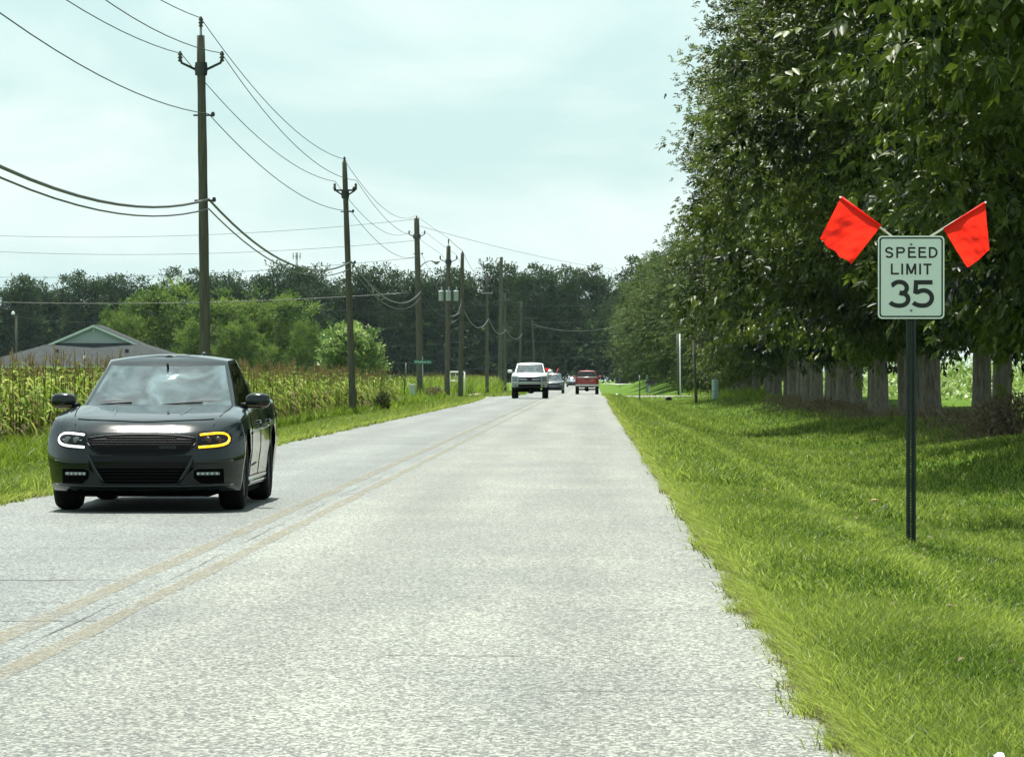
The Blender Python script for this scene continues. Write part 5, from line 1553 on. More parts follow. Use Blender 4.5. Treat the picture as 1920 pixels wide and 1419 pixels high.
class Skin:
    """lays shapes on a body by casting rays at it"""
    def __init__(self, bvh): self.b = bvh
    def front(self, x, z, off=.004, d=1):
        h = self.b.ray_cast(Vector((x, -6 * d, z)), Vector((0, d, 0)))
        return Vector((x, h[0].y - off * d, z)) if h[0] else None
    def top(self, x, y, off=.003):
        h = self.b.ray_cast(Vector((x, y, 4)), Vector((0, 0, -1)))
        return Vector((x, y, h[0].z + off)) if h[0] else None
    def sidex(self, y, z, s, off=.003):
        h = self.b.ray_cast(Vector((4 * s, y, z)), Vector((-s, 0, 0)))
        return Vector((h[0].x + off * s, y, z)) if h[0] else None
    def patch(self, mb, xs, top, bot, nz=6, off=.005, d=1, skirt=.03):
        """front (or rear, d=-1) patch between the curves top(x) and bot(x)"""
        grid = []
        for x in xs:
            row = []
            for j in range(nz + 1):
                z = bot(x) + (top(x) - bot(x)) * j / nz
                p = self.front(x, z, off, d)
                row.append(p)
            grid.append(row)
        last = None
        for row in grid:
            for j in range(len(row)):
                if row[j] is None: row[j] = last if last else Vector((0, 0, 0))
                last = row[j]
        nxx = len(xs)
        vs = [tuple(p) for row in grid for p in row]; m = nz + 1
        fs = []
        for i in range(nxx - 1):
            for j in range(nz):
                f = (i * m + j, (i + 1) * m + j, (i + 1) * m + j + 1, i * m + j + 1)
                fs.append(f if d > 0 else f[::-1])
        o = len(vs)
        loop = [i * m for i in range(nxx)] + [(nxx - 1) * m + j for j in range(1, m)] + [i * m + nz for i in range(nxx - 2, -1, -1)] + [j for j in range(nz - 1, 0, -1)]
        for q in loop:
            v = vs[q]; vs.append((v[0], v[1] + (off + skirt) * d, v[2]))
        for k in range(len(loop)):
            j = (k + 1) % len(loop)
            f = (loop[j], loop[k], o + k, o + j)
            fs.append(f if d > 0 else f[::-1])
        mb.add(vs, fs, False)
    def line(self, mb, pts, r, off=.0, d=1, n=8):
        q = [self.front(x, z, off, d) for x, z in pts]
        mb.tube([p for p in q if p], r, n=n)

def cabin_parts(parent, paint, zr, base_z, hf, hm, hr, yf, yr, fcurve, rcurve, glass_front, glass_side, windows=((.05, .44), (.49, .84)), bulge=.03, roof_crown=.045, hfm=None, rearglass=True, front_v=(.05, .93), curve=.0):
    """hf, hm, hr: half widths (base, roof) at the front corner, mid side and rear corner; yf, yr: (base, roof)"""
    kk = [-1, -.95, -.8, -.6, -.4, -.2, 0, .2, .4, .6, .8, .95, 1]
    ws = sorted(set([0, .02, .25, .6, 1] + [w for q in windows for w in q] + [(windows[0][0] + windows[0][1]) / 2] + ([(windows[1][0] + windows[1][1]) / 2] if len(windows) > 1 else []) + [.12, .34, .72, .92]))
    vv = [0, front_v[0], .2, .4, .6, .8, front_v[1], 1.0]
    lerp = lambda q, t: q[0] + (q[1] - q[0]) * t
    rings = []
    for v in vv:
        a_, m_, c_ = lerp(hf, v), lerp(hm, v), lerp(hr, v)
        bl = bulge * math.sin(math.pi * min(1, v * 1.0)) 
        f0, r0 = lerp(yf, v) - curve * math.sin(math.pi * v), lerp(yr, v) + curve * math.sin(math.pi * v)
        sidef = catmull([0, .5, 1], [a_, m_, c_])
        pts = []
        for k in kk: pts.append((k * a_, f0 + fcurve * k * k, 'f', k))
        ya, yb = f0 + fcurve, r0 - rcurve
        for s in ws[1:-1]: pts.append((sidef(s) + bl, ya + (yb - ya) * s, 's', s))
        for k in kk: pts.append((-k * c_, r0 - rcurve * k * k, 'r', -k))
        for s in reversed(ws[1:-1]): pts.append((-sidef(s) - bl, ya + (yb - ya) * s, 't', s))
        rings.append([(x, y, base_z + v * (zr(y) - base_z), tg, q) for x, y, tg, q in pts])
    n = len(rings[0])
    shell = MB(); front = MB(); rear = MB(); sides = [MB(), MB(), MB(), MB()]
    def vpos(j, k): p = rings[j][k % n]; return p[:3]
    for j in range(len(vv) - 1):
        inv = vv[j] >= front_v[0] - 1e-6 and vv[j + 1] <= front_v[1] + 1e-6
        for k in range(n):
            t0, q0 = rings[j][k][3:]; t1, q1 = rings[j][(k + 1) % n][3:]
            tgt = shell
            if inv:
                if t0 == 'f' and t1 == 'f' and min(q0, q1) >= -.951 and max(q0, q1) <= .951: tgt = front
                elif t0 == 'r' and t1 == 'r' and rearglass and max(abs(q0), abs(q1)) <= .951: tgt = rear
                elif t0 in 'st' and t1 == t0:
                    for wi, (w0, w1) in enumerate(windows):
                        if min(q0, q1) >= w0 - 1e-6 and max(q0, q1) <= w1 + 1e-6: tgt = sides[wi + (0 if t0 == 's' else 2)]
            tgt.add([vpos(j, k), vpos(j, k + 1), vpos(j + 1, k + 1), vpos(j + 1, k)], [(0, 1, 2, 3)], True)
    # roof
    top = rings[-1]
    y0, y1 = yf[1] + .25, yr[1] - .25
    prevr = [p[:3] for p in top]
    for t in (.12, .3, .55, .8, 1.0):
        cur = []
        for p in top:
            yt = min(max(p[1], y0), y1)
            cur.append((p[0] * (1 - t), p[1] + (yt - p[1]) * t, p[2] + roof_crown * (1 - (1 - t) ** 2)))
        for k in range(n):
            shell.add([prevr[k], prevr[(k + 1) % n], cur[(k + 1) % n], cur[k]], [(0, 1, 2, 3)], True)
        prevr = cur
    sh = shell.build('roof_shell', paint, parent, weld=True)
    sh.data.set_sharp_from_angle(angle=R(40))
    if front.v: front.build('windscreen', glass_front, parent, weld=True)
    if rear.v: rear.build('rear_window', glass_side, parent, weld=True)
    for s in sides:
        if s.v: s.build('side_window', glass_side, parent, weld=True)
    return rings

def wheel(parent, x, y, r, w, rim_r, rimmat, spokes=5, name='wheel'):
    s = 1 if x > 0 else -1
    prof = [(rim_r, -w / 2 + .015), (r - .035, -w / 2), (r - .008, -w / 2 + .03), (r, -w / 4), (r, w / 4), (r - .008, w / 2 - .03), (r - .035, w / 2), (rim_r, w / 2 - .015)]
    t = MB().lathe(prof, (x, y, r), 'x', n=36).build(name, rubber, parent)
    mb = MB()
    mb.lathe([(rim_r + .005, -w / 2 + .02), (rim_r, w / 2 - .02), (rim_r - .03, w / 2 - .03), (rim_r - .035, 0)], (x, y, r), 'x', n=36)
    xo = x + s * (w / 2 - .05)
    mb.lathe([(0, -.02), (.07, -.02), (.06, .02), (0, .025)], (xo, y, r), 'x', n=16)
    for i in range(spokes):
        an = 2 * math.pi * i / spokes
        rot = Matrix.Rotation(an, 3, 'X')
        c = rot @ Vector((0, 0, rim_r * .52)); mb.box((xo, y + c.y, r + c.z), (.035, .075, rim_r * .98), rot)
    mb.build('rim', rimmat, t)
    MB().lathe([(0, 0), (rim_r - .01, 0)], (x - s * .02, y, r), 'x', n=24).build('brake_disc', matte_black, t)
    return t

# ---- black sedan
SX, SYc = -4.03, 38.5
car = thing('sedan', 'black four-door sedan with one headlight ring glowing amber, coming up the left lane', 'car', (SX, SYc, 0.0), R(.35))
car.scale = (.94, 1.0, .98)
W = .945
levels = [(0, .945, .10, .12), (.05, .955, .05, .06), (.12, .965, .015, .03), (.35, .985, .005, .0), (.5, 1.0, .0, .0), (.72, 1.0, .015, .03), (.86, .985, .045, .06), (.95, .965, .085, .08), (1.0, .945, .12, .10)]
ztop = catmull([-2.5, -2.38, -2.2, -2.0, -1.6, -1.0, 0, 1.0, 1.6, 2.2, 2.5], [.715, .730, .752, .82, .878, .925, .945, .965, 1.0, 1.0, .96])
zc_hood = catmull([-2.4, -2.33, -2.27, -2.2, -2.05, -1.8, -1.4, -1.02, -.6, 0.5, 1.6, 1.8, 2.2, 2.45], [.765, .789, .813, .830, .855, .892, .94, .975, .97, .97, 1.02, 1.055, 1.06, 1.03])
zbf = catmull([-2.5, -2.0, -1.2, 1.1, 1.8, 2.5], [.195, .19, .20, .20, .22, .26])
sidef = catmull([-1.9, -1.55, -1.0, -.3, .5, 1.1, 1.55, 2.0, 2.4], [1.0, 1.005, .985, .975, .98, .995, 1.01, .99, .96])
vs, fs = car_body(-2.50, 2.52, W, levels, ztop, zc_hood, zbf, .47, 4.6, .42, 5.0, sidef, (-1.85, 1.9), tops=(.04, .08, .12, .16, .2, .27, .4, .55, .7, .85, 1.0), tpow=7.0)
cuts = [(sx_ * .60, sx_ * 1.2, y, .365, .385) for sx_ in (1, -1) for y in (-1.57, 1.48)]
body, bvh = finish_body('body', vs, fs, [blackp, matte_black], car, cuts)
sk = Skin(bvh)
rings = cabin_parts(car, blackp, catmull([-1.1, -.2, .4, 1.0, 1.8], [1.345, 1.365, 1.40, 1.375, 1.32]), .925, (.765, .592), (.845, .635), (.74, .55), (-1.08, -.12), (1.95, 1.15), .20, .15, wglass, sglass, bulge=.015, roof_crown=.055, curve=.03)
mb = MB(); mb.box((0, .0, .205), (1.66, 2.3, .15)); mb.box((0, 0, .215), (1.26, 4.6, .15)); mb.box((0, -1.9, .2), (1.45, .7, .05)); mb.build('underbody', matte_black, car)
for x in (-1, 1):
    for y in (-1.57, 1.48): wheel(car, x * .795, y, .362, .245, .255, rimd)
# hood shut lines and ridges
mb = MB()
for s in (-1, 1):
    pts = [sk.top(s * q, y, .0015) for q, y in ((.66, -2.19), (.70, -1.9), (.735, -1.5), (.75, -1.15))]
    pts = [p for p in pts if p]; mb.tube(pts, .005, n=4)
pts = [sk.top(x / 20, -2.20 + .17 * (abs(x) / 13.2) ** 2.4 - .02 * math.exp(-(x / 2.5) ** 2), .0012) for x in range(-13, 14)]
mb.tube([p for p in pts if p], .006, n=4)
mb.build('hood_gap', matte_black, car)
mb = MB()
for s in (-1, 1):
    for (x0, x1, y0, y1, rr) in ((.30, .40, -2.1, -1.05, .022), (.52, .58, -1.95, -1.1, .014)):
        pts = [sk.top(s * (x0 + (x1 - x0) * q), y0 + (y1 - y0) * q, -.012) for q in [i / 10 for i in range(11)]]
        mb.tube([p for p in pts if p], [rr * (.35 + .65 * math.sin(math.pi * i / (len(pts) - 1))) for i in range(len(pts))], n=8)
for s in ():   # hood scoop lips
    pts = [sk.top(s * (.16 + .22 * q), -1.72 + .10 * q * q, -.010) for q in [i / 6 for i in range(7)]]
    mb.tube(pts, .017, n=8)
mb.build('hood_ridge', blackp, car)
# grille
gtop = lambda x: .700 - .030 * (abs(x) / .50) ** 3
gbot = lambda x: .535 + .012 * abs(x) / .5 + (.09 * max(0, (abs(x) - .40) / .12) ** 1.5)
xs_ = [-.515 + 1.03 * i / 40 for i in range(41)]
mb = MB(); sk.patch(mb, xs_, gtop, gbot, 8, .006); gr = mb.build('grille', M('grille_mesh', (.004, .004, .004), rough=.6, spec=.2), car)
mb = MB()
for j in range(7):
    z = .553 + j * .0215
    sk.line(mb, [(x, z) for x in xs_ if gbot(x) + .008 < z < gtop(x) - .008], .0045, .010, n=5)
mb.build('grille_bar', M('grille_bar_black', (.006, .006, .006), rough=.6, spec=.15), gr)
mb = MB(); sk.line(mb, [(x, gtop(x) + .004) for x in xs_], .009, .004); sk.line(mb, [(x, gbot(x) - .006) for x in xs_], .010, .004); mb.build('grille_surround', blkplastic, gr)
p = sk.front(.255, .592, .017)
text_mesh('DODGE', .036, 'badge', M('badge_grey', (.09, .095, .095), rough=.4, metal=.6), gr, (p.x, p.y, p.z), (R(90), 0, R(4)), sx=1.25)
# bumper beam and lower intake
mb = MB(); sk.patch(mb, [-.50 + 1.0 * i / 30 for i in range(31)], lambda x: .525 - .012 * abs(x), lambda x: .405, 4, .005); mb.build('bumper_beam', gloss_black, car)
mb = MB(); sk.patch(mb, [-.50 + 1.0 * i / 30 for i in range(31)], lambda x: .403, lambda x: max(.262, .262 + .14 * max(0, (abs(x) - .33) / .17)), 6, .003); low = mb.build('lower_intake', matte_black, car)
mb = MB()
for z in (.29, .32, .35, .38): sk.line(mb, [(-.36 - (z - .29) * .5 + (.72 + (z - .29)) * i / 20, z) for i in range(21)], .004, .007, n=4)
mb.build('intake_bar', blkplastic, low)
mb = MB(); sk.line(mb, [(-.84 + 1.68 * i / 40, .238 + .012 * (abs(-.84 + 1.68 * i / 40) / .84) ** 4) for i in range(41)], .014, .006); mb.build('front_lip', blackp, car)
for s in (-1, 1):
    mb = MB(); sk.line(mb, [(s * .50, .53), (s * .475, .47), (s * .445, .40), (s * .385, .31), (s * .345, .265)], [.010, .018, .022, .02, .012], .006); mb.build('bumper_strut', blackp, car)
# headlights: dark housing, lit ring, projector lens
for s, lit, lab in ((-1, white_on, 'headlight with its ring lit white'), (1, amber_on, 'headlight with its ring glowing amber')):
    ht = lambda x: .738 - .035 * max(0, (abs(x) - .70) / .14) ** 2 - .012 * max(0, (.62 - abs(x)) / .1)
    hb_ = lambda x: .577 + .055 * max(0, (abs(x) - .72) / .12) ** 2 + .004 * max(0, (.62 - abs(x)) / .1)
    xx = [s * (.533 + .302 * i / 22) for i in range(23)]
    if s < 0: xx = xx[::-1]
    mb = MB(); sk.patch(mb, xx, ht, hb_, 7, .005); h = mb.build('headlight', gloss_black, car)
    h['label'] = lab
    mb = MB()
    path = [(s * .548, .703), (s * .60, .709), (s * .66, .714), (s * .715, .718), (s * .765, .714), (s * .795, .700), (s * .812, .675), (s * .812, .650), (s * .797, .628), (s * .765, .614), (s * .715, .605), (s * .66, .600), (s * .60, .596), (s * .54, .592)]
    sk.line(mb, path, .0118, .004, n=8)
    mb.build('light_ring', lit, h)
    for xl_ in (.625, .715):
        q = sk.front(s * xl_, .656, .004)
        mb = MB(); mb.ell((q.x, q.y, q.z), (.034, .012, .030), 14, 8)
        mb.build('lamp_lens', lensclr if s < 0 else amber_glow, h)
    mb = MB(); sk.line(mb, [(s * .57, .655), (s * .77, .658)], .006, .006, n=5); mb.build('inner_bar', silver if s < 0 else amber_glow, h)
    # fog lamp recess
    ft = lambda x: .395 - .02 * max(0, (.55 - abs(x)) / .07)
    fb = lambda x: .262 + .05 * max(0, (.56 - abs(x)) / .06)
    xx = [s * (.50 + .27 * i / 14) for i in range(15)]
    if s < 0: xx = xx[::-1]
    mb = MB(); sk.patch(mb, xx, ft, fb, 5, .003); fg = mb.build('fog_recess', matte_black, car)
    mb = MB(); sk.line(mb, [(s * (.525 + .20 * i / 8), .352) for i in range(9)], .017, .006, n=8); mb.build('fog_lamp', lensclr, fg)
    mb = MB()
    for i in range(5):
        q = sk.front(s * (.54 + .042 * i), .352, .024); mb.ell((q.x, q.y, q.z), (.012, .006, .012), 10, 6)
    mb.build('lamp_bulb', M('bulb_grey', (.45, .50, .48), rough=.2), fg)
    mb = MB(); sk.line(mb, [(s * (.485 + .36 * i / 14), .452 + .02 * (i / 14) ** 2) for i in range(15)], .010, -.002); mb.build('bumper_crease', blackp, car)
# mirrors
for s in (-1, 1):
    mb = MB(); mb.ell((s * .965, -.74, 1.005), (.125, .085, .073), 20, 12, .72); m_ = mb.build('mirror', blackp, car)
    MB().tube([(s * .80, -.76, .955), (s * .90, -.75, .965)], .03, n=8).build('mirror_arm', blkplastic, m_)
    mb = MB(); mb.ell((s * .965, -.672, 1.005), (.105, .022, .058), 18, 8, .7); mb.build('mirror_glass', M('mirror_glass', (.5, .52, .52), rough=.03, metal=1), m_)
    mb = MB(); mb.box((s * .965, -.815, .958), (.19, .02, .008)); mb.build('turn_lamp', M('turn_lens', (.2, .1, .03), rough=.2), m_)
# cowl, wipers, side trim
for (x0, x1, z0, z1) in ((-.56, -.26, .962, .966), (.04, .44, .962, .968)):
    mb = MB(); mb.tube([(x0, -1.06, z0 + .005), ((x0 + x1) / 2, -1.02 , z0 + .022), (x1, -.97, z1 + .02)], .009, n=6)
    mb.build('wiper', blkplastic, car)
mb = MB()
for i in range(2):
    s = 1 if i == 0 else -1
    for y in (-.98, .12, 1.05):
        pts = [sk.sidex(y + .05 * math.sin(3 * q), .30 + .62 * q, s, .0008) for q in [j / 8 for j in range(9)]]
        mb.tube([p for p in pts if p], .004, n=4)
    pts = [sk.sidex(-.98 + 2.03 * q, .295, s, .0008) for q in [j / 12 for j in range(13)]]
    mb.tube([p for p in pts if p], .005, n=4)
mb.build('door_gap', matte_black, car)
for s in (-1, 1):
    for y in (-.02, 1.0):
        p = sk.sidex(y, .80, s, .0)
        h = MB(); h.ell((p.x + s * .012, p.y, p.z), (.016, .10, .016), 12, 7, .7); h.build('door_handle', blackp, car)
    pts = [sk.sidex(-1.0 + 2.0 * q, .70 + .05 * q, s, -.002) for q in [j / 14 for j in range(15)]]
    MB().tube([p for p in pts if p], .012, n=6).build('side_crease', blackp, car)
    pts = [sk.sidex(-1.12 + 2.1 * q, .235, s, -.01) for q in [j / 10 for j in range(11)]]
    MB().tube([p for p in pts if p], .030, n=8).build('side_skirt', blackp, car)
    p = sk.sidex(-.45, .40, s, .003)
    MB().tube([(p.x, -.75, .395), (p.x + s*.002, -.45, .40), (p.x, -.2, .41)], .008, n=5).build('door_emblem', M('emblem_dark', (.02, .02, .02), rough=.5), car)
# interior seen through the glass
mb = MB(); mb.ell((0, -.55, .97), (.74, .36, .075), 20, 8, .7); mb.build('dashboard', M('dash_grey', (.045, .05, .052), rough=.8), car)
for x in (-.38, .38):
    mb = MB(); mb.ell((x, .38, 1.04), (.25, .09, .22), 16, 10, .8); st_ = mb.build('seat', cloth, car)
    mb = MB(); mb.ell((x, .42, 1.25), (.13, .055, .085), 14, 8, .8); mb.tube([(x - .05, .42, 1.14), (x - .05, .42, 1.22)], .008, n=5); mb.tube([(x + .05, .42, 1.14), (x + .05, .42, 1.22)], .008, n=5); mb.build('headrest', cloth, st_)
mb = MB(); mb.ell((0, 1.25, 1.02), (.66, .10, .16), 18, 8, .8); mb.build('rear_seat', cloth, car)
mb = MB()
ring_ = [Vector((.37 + .185 * math.cos(a_), -.14 - .05 * math.sin(a_), 1.015 + .165 * math.sin(a_))) for a_ in [2 * math.pi * i / 24 for i in range(25)]]
mb.tube(ring_, .016, n=6, caps=False); mb.box((.37, -.14, 1.01), (.34, .02, .05)); mb.build('steering_wheel', blkplastic, car)
mb = MB(); mb.ell((.02, -.18, 1.285), (.115, .02, .036), 14, 7, .6); mb.tube([(.02, -.2, 1.30), (.02, -.28, 1.36)], .012, n=6); mb.build('inside_mirror', blkplastic, car)
mb = MB(); mb.tube([(.22, 1.45, 1.42), (.22, 1.50, 1.47), (.22, 1.56, 1.47)], [.03, .02, .012], n=8); mb.build('roof_antenna', blackp, car)
mb = MB()   # exhaust and suspension glimpsed below
for x in (-.42, .42): mb.tube([(x, 1.6, .2), (x, 2.56, .2)], .045, n=10)
mb.tube([(-.7, -1.57, .22), (.7, -1.57, .22)], .03, n=8); mb.tube([(-.7, 1.48, .25), (.7, 1.48, .25)], .035, n=8)
mb.build('exhaust', M('exhaust_steel', (.12, .12, .12), rough=.4, metal=.8), car)
for s in (-1, 1):
    xx = [s * (.40 + .45 * i / 10) for i in range(11)]
    if s > 0: xx = xx[::-1]
    mb = MB(); sk.patch(mb, xx, lambda x: .93, lambda x: .80, 3, .004, d=-1); mb.build('tail_lamp', redlens, car)

# ---- pickups
whitep = M('white_truck_paint', (.66, .70, .67), rough=.3, coat=.8, nscale=3, namt=.04)
redp = M('red_truck_paint', (.33, .022, .024), rough=.35, coat=.7, nscale=3, namt=.1)
def pickup(name, label, loc, rz, paint, trim, hood_z=1.40, roof_z=1.99, W=1.0, lift=.13):
    t = thing(name, label, 'pickup truck', loc, rz)
    L0, L1 = -2.85, 2.85
    lv = [(0, .95, .06, .03), (.1, .97, .02, .01), (.4, 1.0, .0, .0), (.7, 1.0, .02, .0), (.93, .985, .05, .01), (1.0, .955, .09, .03)]
    zt_ = catmull([-2.85, -2.5, -1.6, -1.2, -.2, .9, 1.0, 2.85], [hood_z - .16, hood_z - .06, hood_z - .02, hood_z, hood_z + .03, hood_z + .03, hood_z + .05, hood_z + .05])
    zcc = catmull([-2.8, -2.5, -1.2, 0, 2.8], [hood_z - .10, hood_z, hood_z + .05, hood_z + .04, hood_z + .05])
    vs, fs = car_body(L0, L1, W, lv, zt_, zcc, lambda y: .50 + lift, .20, 4.0, .06, 8, lambda y: 1.0, (-2.2, 2.4), tops=(.05, .15, .35, .65, 1.0), nf=24, nside=24, nr=16)
    rw = .40
    cuts = [(s * .60, s * 1.3, y, .43, rw + .07) for s in (1, -1) for y in (-1.85, 1.72)]
    bo, bvh = finish_body('body', vs, fs, [paint, matte_black], t, cuts, [((0, 1.78, hood_z), (1.62, 1.92, .9))])
    s_ = Skin(bvh)
    cabin_parts(t, paint, lambda y: roof_z - .06, hood_z, (.84, .70), (.90, .74), (.88, .72), (-1.15, -.45), (.78, .66), .10, .03, wglass, sglass, windows=((.08, .47), (.54, .90)), roof_crown=.06, bulge=.0, curve=.015)
    MB().box((0, 0, .58 + lift * .6), (1.3, 5.2, .2)).build('frame_rail', matte_black, t)
    mb = MB(); mb.tube([(-.75, -1.85, .42), (.75, -1.85, .42)], .06, n=8); mb.ell((.1, -1.85, .42), (.16, .16, .15)); mb.tube([(-.75, 1.72, .42), (.75, 1.72, .42)], .06, n=8); mb.ell((0, 1.72, .42), (.18, .18, .17)); mb.build('axle', matte_black, t)
    for x in (-1, 1):
        for y in (-1.85, 1.72): wheel(t, x * .84, y, .43, .30, .23, silver, 6)
        mb = MB(); mb.ell((x * 1.12, -.75, hood_z + .10), (.135, .07, .085), 14, 8, .65); m_ = mb.build('mirror', paint, t)
        MB().tube([(x * .88, -.78, hood_z + .08), (x * 1.0, -.76, hood_z + .12)], .03, n=6).build('mirror_arm', blkplastic, m_)
    for x in (-.4, .4):
        mb = MB(); mb.ell((x, .1, hood_z + .10), (.25, .1, .26), 12, 8, .8); q = mb.build('seat', cloth, t)
        mb = MB(); mb.ell((x, .14, hood_z + .40), (.13, .06, .09), 12, 6, .8); mb.build('headrest', cloth, q)
    mb = MB(); mb.ell((0, -.85, hood_z + .04), (.75, .22, .05), 12, 6, .7); mb.build('dashboard', M('dash_grey', (.045, .05, .052), rough=.8), t)
    return t, s_
TZ = 0.0
wt, ws_ = pickup('pickup_truck', 'white pickup truck with chrome barred grille, oncoming behind the sedan', (-3.44, 225.9, float(road_z(223))), 0, whitep, silver)
H = 1.26
lin = lambda a_, b_, n=14: [a_ + (b_ - a_) * i / n for i in range(n + 1)]
mb = MB(); ws_.patch(mb, lin(-.62, .62), lambda x: 1.19, lambda x: .92, 4, .006); gr = mb.build('grille', matte_black, wt)
mb = MB()
for z, r_ in ((1.185, .022), (1.055, .034), (.925, .022)): ws_.line(mb, [(x, z) for x in lin(-.63, .63)], r_, .015)
mb.build('grille_bar', chrome, gr)
mb = MB(); p = ws_.front(0, 1.055, .055); mb.prism([(a_, b_ + .13) for a_, b_ in ((-.15, .90), (-.05, .90), (-.05, .875), (.05, .875), (.05, .90), (.15, .90), (.13, .95), (.05, .95), (.05, .975), (-.05, .975), (-.05, .95), (-.13, .95))], p.y, p.y + .02); mb.build('badge', M('badge_dark', (.03, .03, .03), rough=.3), gr)
for s in (-1, 1):
    xx = lin(.66, .955) if s > 0 else lin(-.955, -.66)
    mb = MB(); ws_.patch(mb, xx, lambda x: 1.20, lambda x: .93, 4, .008); h = mb.build('headlight', M('headlamp_glass', (.16, .18, .18), rough=.12, spec=.7), wt)
    mb = MB(); ws_.line(mb, [(x, 1.055) for x in xx], .012, .014, n=5); mb.build('lamp_divider', silver, h)
    mb = MB(); ws_.patch(mb, lin(.62, .97) if s > 0 else lin(-.97, -.62), lambda x: .785, lambda x: .645, 3, .06); mb.build('bumper_corner', M('bumper_silver', (.36, .39, .37), rough=.4, metal=.5), wt)
    p = ws_.front(s * .78, .715, .075); MB().lathe([(0, -.01), (.055, -.01), (.055, .02)], (p.x, p.y, p.z), 'y', n=14).build('fog_lamp', lensclr, wt)
mb = MB(); ws_.patch(mb, lin(-.985, .985, 24), lambda x: .895, lambda x: .785, 3, .085); mb.build('bumper', M('bumper_silver', (.36, .39, .37), rough=.4, metal=.5), wt)
mb = MB(); ws_.patch(mb, lin(-.62, .62), lambda x: .785, lambda x: .635, 3, .03); mb.build('valance', matte_black, wt)
MB().box((0, -2.6, .55), (1.2, .25, .18)).build('skid_plate', matte_black, wt)

rt_, rs2 = pickup('pickup_truck', 'red pickup truck seen from behind, driving away in the right lane', (-.42, 347.0, float(road_z(345)) - .0), R(180), redp, chrome, hood_z=1.41, roof_z=2.03, lift=.17)
# the red truck's own rear end (its local +y faces the camera)
mb = MB(); rs2.patch(mb, lin(.76, -.76), lambda x: 1.41, lambda x: .89, 4, .012, d=-1); tg = mb.build('tailgate', redp, rt_)
MB().tube([(-.80, 2.87, 1.445), (.80, 2.87, 1.445)], .045, n=8).build('gate_glint', M('gate_glint_grey', (.5, .48, .44), rough=.3, metal=.6), tg)  # pale tube added for the bright sky reflection along the gate's top
MB().box((0, 2.875, 1.27), (.26, .02, .08)).build('gate_handle', blkplastic, tg)
text_mesh('FORD', .10, 'badge', silver, tg, (-.45, 2.875, 1.16), (R(90), 0, R(180)), sx=1.2)
for s in (-1, 1):
    mb = MB(); rs2.patch(mb, lin(.97, .80) if s > 0 else lin(-.80, -.97), lambda x: 1.35, lambda x: .95, 4, .014, d=-1); mb.build('tail_lamp', redlens, rt_)
mb = MB(); mb.box((0, 2.97, .78), (1.92, .20, .15)); mb.build('rear_bumper', chrome, rt_)
MB().box((0, 3.075, .79), (.34, .01, .15)).build('number_plate', M('plate_white', (.6, .62, .6), rough=.5), rt_)
mb = MB(); mb.box((0, 2.85, .60), (.08, .35, .08)); mb.build('tow_hitch', matte_black, rt_)

# ---- dark sport utility vehicle with two red flags, and the car behind it
def wagon(name, label, cat, loc, paint, W, L_, hood, roof, bottom, wr, sedan_like=False):
    t = thing(name, label, cat, loc, 0)
    h = L_ / 2
    lv = [(0, .94, .08, .06), (.12, .97, .02, .02), (.45, 1.0, 0, 0), (.8, .99, .04, .02), (1.0, .95, .10, .06)]
    zt_ = catmull([-h, -h + .5, -h + 1.2, 0, h], [hood - .16, hood - .05, hood, hood + .05, hood + .05])
    zcc = catmull([-h, -h + .4, -h + 1.3, h], [hood - .1, hood, hood + .07, hood + .06])
    vs, fs = car_body(-h, h, W, lv, zt_, zcc, lambda y: bottom, .35, 4, .2, 6, lambda y: 1.0, (-h + .6, h - .5), tops=(.06, .18, .4, .7, 1.0), nf=24, nside=20, nr=14)
    cuts = [(s * .55, s * 1.3, y, wr, wr + .05) for s in (1, -1) for y in (-h + .95, h - 1.05)]
    bo, bvh = finish_body('body', vs, fs, [paint, matte_black], t, cuts)
    s_ = Skin(bvh)
    cabin_parts(t, paint, lambda y: roof - .05, hood, (.80 * W, .66 * W), (.90 * W, .74 * W), (.86 * W, .68 * W), (-h + 1.25, -h + 2.0), (h - (.9 if sedan_like else .1), h - (1.5 if sedan_like else .4)), .14, .06, wglass, sglass, roof_crown=.05, bulge=.0, curve=.02)
    for x in (-1, 1):
        for y in (-h + .95, h - 1.05): wheel(t, x * (W - .14), y, wr, .24, wr * .66, silver)
        mb = MB(); mb.ell((x * (W + .10), -h + 1.65, hood + .12), (.11, .06, .08), 12, 7, .8); mb.build('mirror', paint, t)
        xx = lin(.58 * W, .86 * W) if x > 0 else lin(-.86 * W, -.58 * W)
        mb = MB(); s_.patch(mb, xx, lambda q: hood - .20, lambda q: hood - .36, 3, .008); mb.build('headlight', M('headlamp_glass', (.16, .18, .18), rough=.12, spec=.7), t)
    MB().box((0, 0, bottom + .03), (W * 1.5, L_ * .85, .1)).build('underbody', matte_black, t)
    gt, gb = hood - .20, hood - .46
    mb = MB(); s_.patch(mb, lin(-.52 * W, .52 * W), lambda x: gt, lambda x: gb, 4, .006); g = mb.build('grille', matte_black, t)
    mb = MB()
    for q in (gt, (gt + gb) / 2, gb): s_.line(mb, [(x, q) for x in lin(-.52 * W, .52 * W)], .016, .01)
    mb.build('grille_bar', chrome, g)
    mb = MB(); s_.patch(mb, lin(-.7 * W, .7 * W), lambda x: bottom + .22, lambda x: bottom + .06, 3, .006); mb.build('lower_intake', matte_black, t)
    mb = MB(); mb.ell((0, -h + 1.7, hood + .05), (.7 * W, .25, .05), 12, 6, .7); mb.build('dashboard', M('dash_grey', (.045, .05, .052), rough=.8), t)
    for x in (-.38, .38):
        mb = MB(); mb.ell((x, -h + 2.75, hood + .18), (.22, .09, .30), 12, 8, .8); mb.build('seat', cloth, t)
    return t
darkblue = M('dark_slate_paint', (.020, .030, .036), rough=.3, coat=.9)
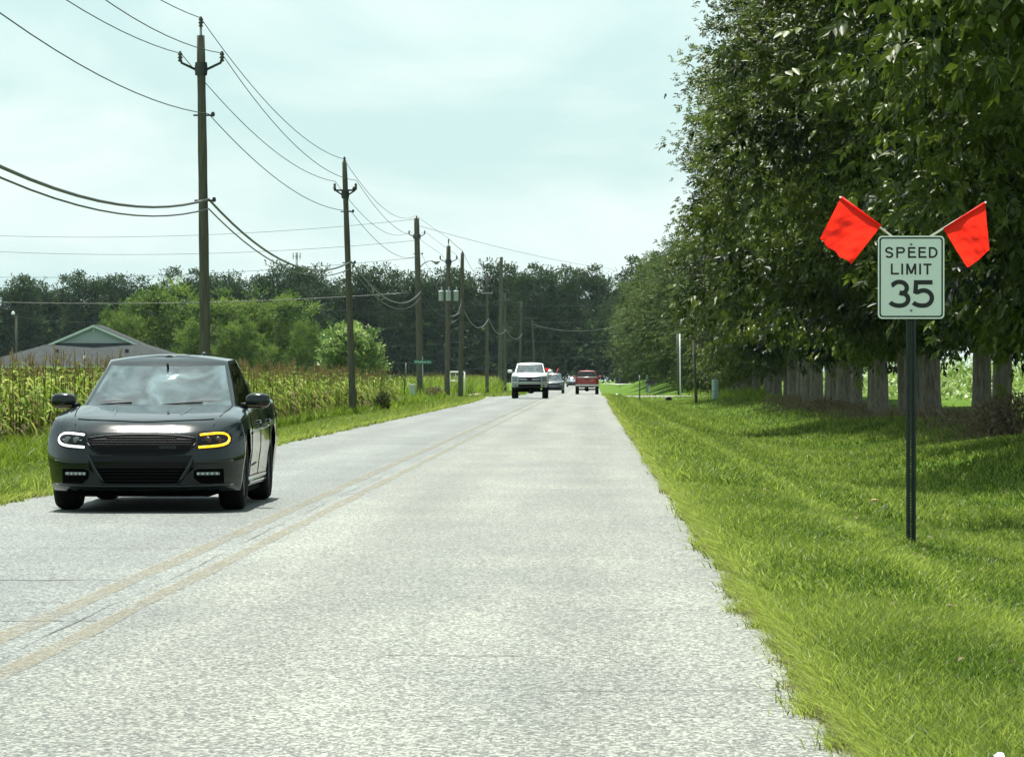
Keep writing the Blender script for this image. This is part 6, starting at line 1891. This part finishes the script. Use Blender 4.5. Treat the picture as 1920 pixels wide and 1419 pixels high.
greyp = M('grey_car_paint', (.06, .085, .10), rough=.3, coat=.8)
sx2, sy2 = (1038 - 1110) / FPX * 362, 362.0
wagon('sport_utility', 'dark sport utility vehicle with red flags on its roof, behind the white pickup', 'car', (sx2, sy2 + 2.4, float(road_z(362))), darkblue, .96, 4.8, 1.12, 1.82, .30, .37)
rz_ = float(road_z(362))
for (px0, py0, px1, py1, lab) in ((1040, 696, 1030, 690.5, 'small red flag blowing on the roof of the dark vehicle, nearer the white pickup'), (1042, 696, 1046.5, 689.5, 'small red flag folded on its stick on the roof of the dark vehicle')):
    a_ = Vector(px2w(px0, py0, sy2 + 1.9)); a_.z = rz_ + 1.80; e_ = Vector(px2w(px1, py1, sy2 + 1.9)); e_.z = a_.z + .42
    t = thing('roof_flag', lab, 'flag', a_, 0, 'red flags on the dark vehicle')
    d = e_ - a_
    MB().tube([(0, 0, 0), tuple(d)], .012, n=5).build('staff', staffm, t)
    vs = []; n = 8; w = .42 if d.x < 0 else .16
    sg = -1 if d.x < 0 else 1
    for j in range(n + 1):
        for i in range(n + 1):
            u, v = i / n, j / n
            vs.append((d.x * (1 - v * .75) + (sg * -w * u if sg < 0 else w * u * .5) * (1 if sg > 0 else -1), .04 * math.sin(6 * u + 3 * v), d.z * (1 - v * .8) + .05 * u))
    fs = [(j * (n + 1) + i, j * (n + 1) + i + 1, (j + 1) * (n + 1) + i + 1, (j + 1) * (n + 1) + i) for j in range(n) for i in range(n)]
    link_mesh('cloth', np_mesh('cloth', vs, fs, smooth=True), flagm, t)
sx3, sy3 = (1074 - 1110) / FPX * 560, 560.0
wagon('car', 'small far grey car between the dark vehicle and the red pickup', 'car', (sx3, sy3 + 2.2, float(road_z(560))), greyp, .90, 4.5, .92, 1.46, .22, .33, True)

# ------------------------------------------------------------------ the thin summer haze
hm_ = bpy.data.materials.new('haze_air')
hm_.use_nodes = True
nt = hm_.node_tree; nt.nodes.clear()
ho = nt.nodes.new('ShaderNodeOutputMaterial'); pv = nt.nodes.new('ShaderNodeVolumePrincipled')
pv.inputs['Color'].default_value = (.72, .90, 1.0, 1); pv.inputs['Density'].default_value = 2.2e-5; pv.inputs['Anisotropy'].default_value = .2
nt.links.new(pv.outputs['Volume'], ho.inputs['Volume'])
mb = MB(); mb.box((0, 835, 28), (1060, 1760, 64)); tag(mb.build('haze', hm_), kind='stuff')
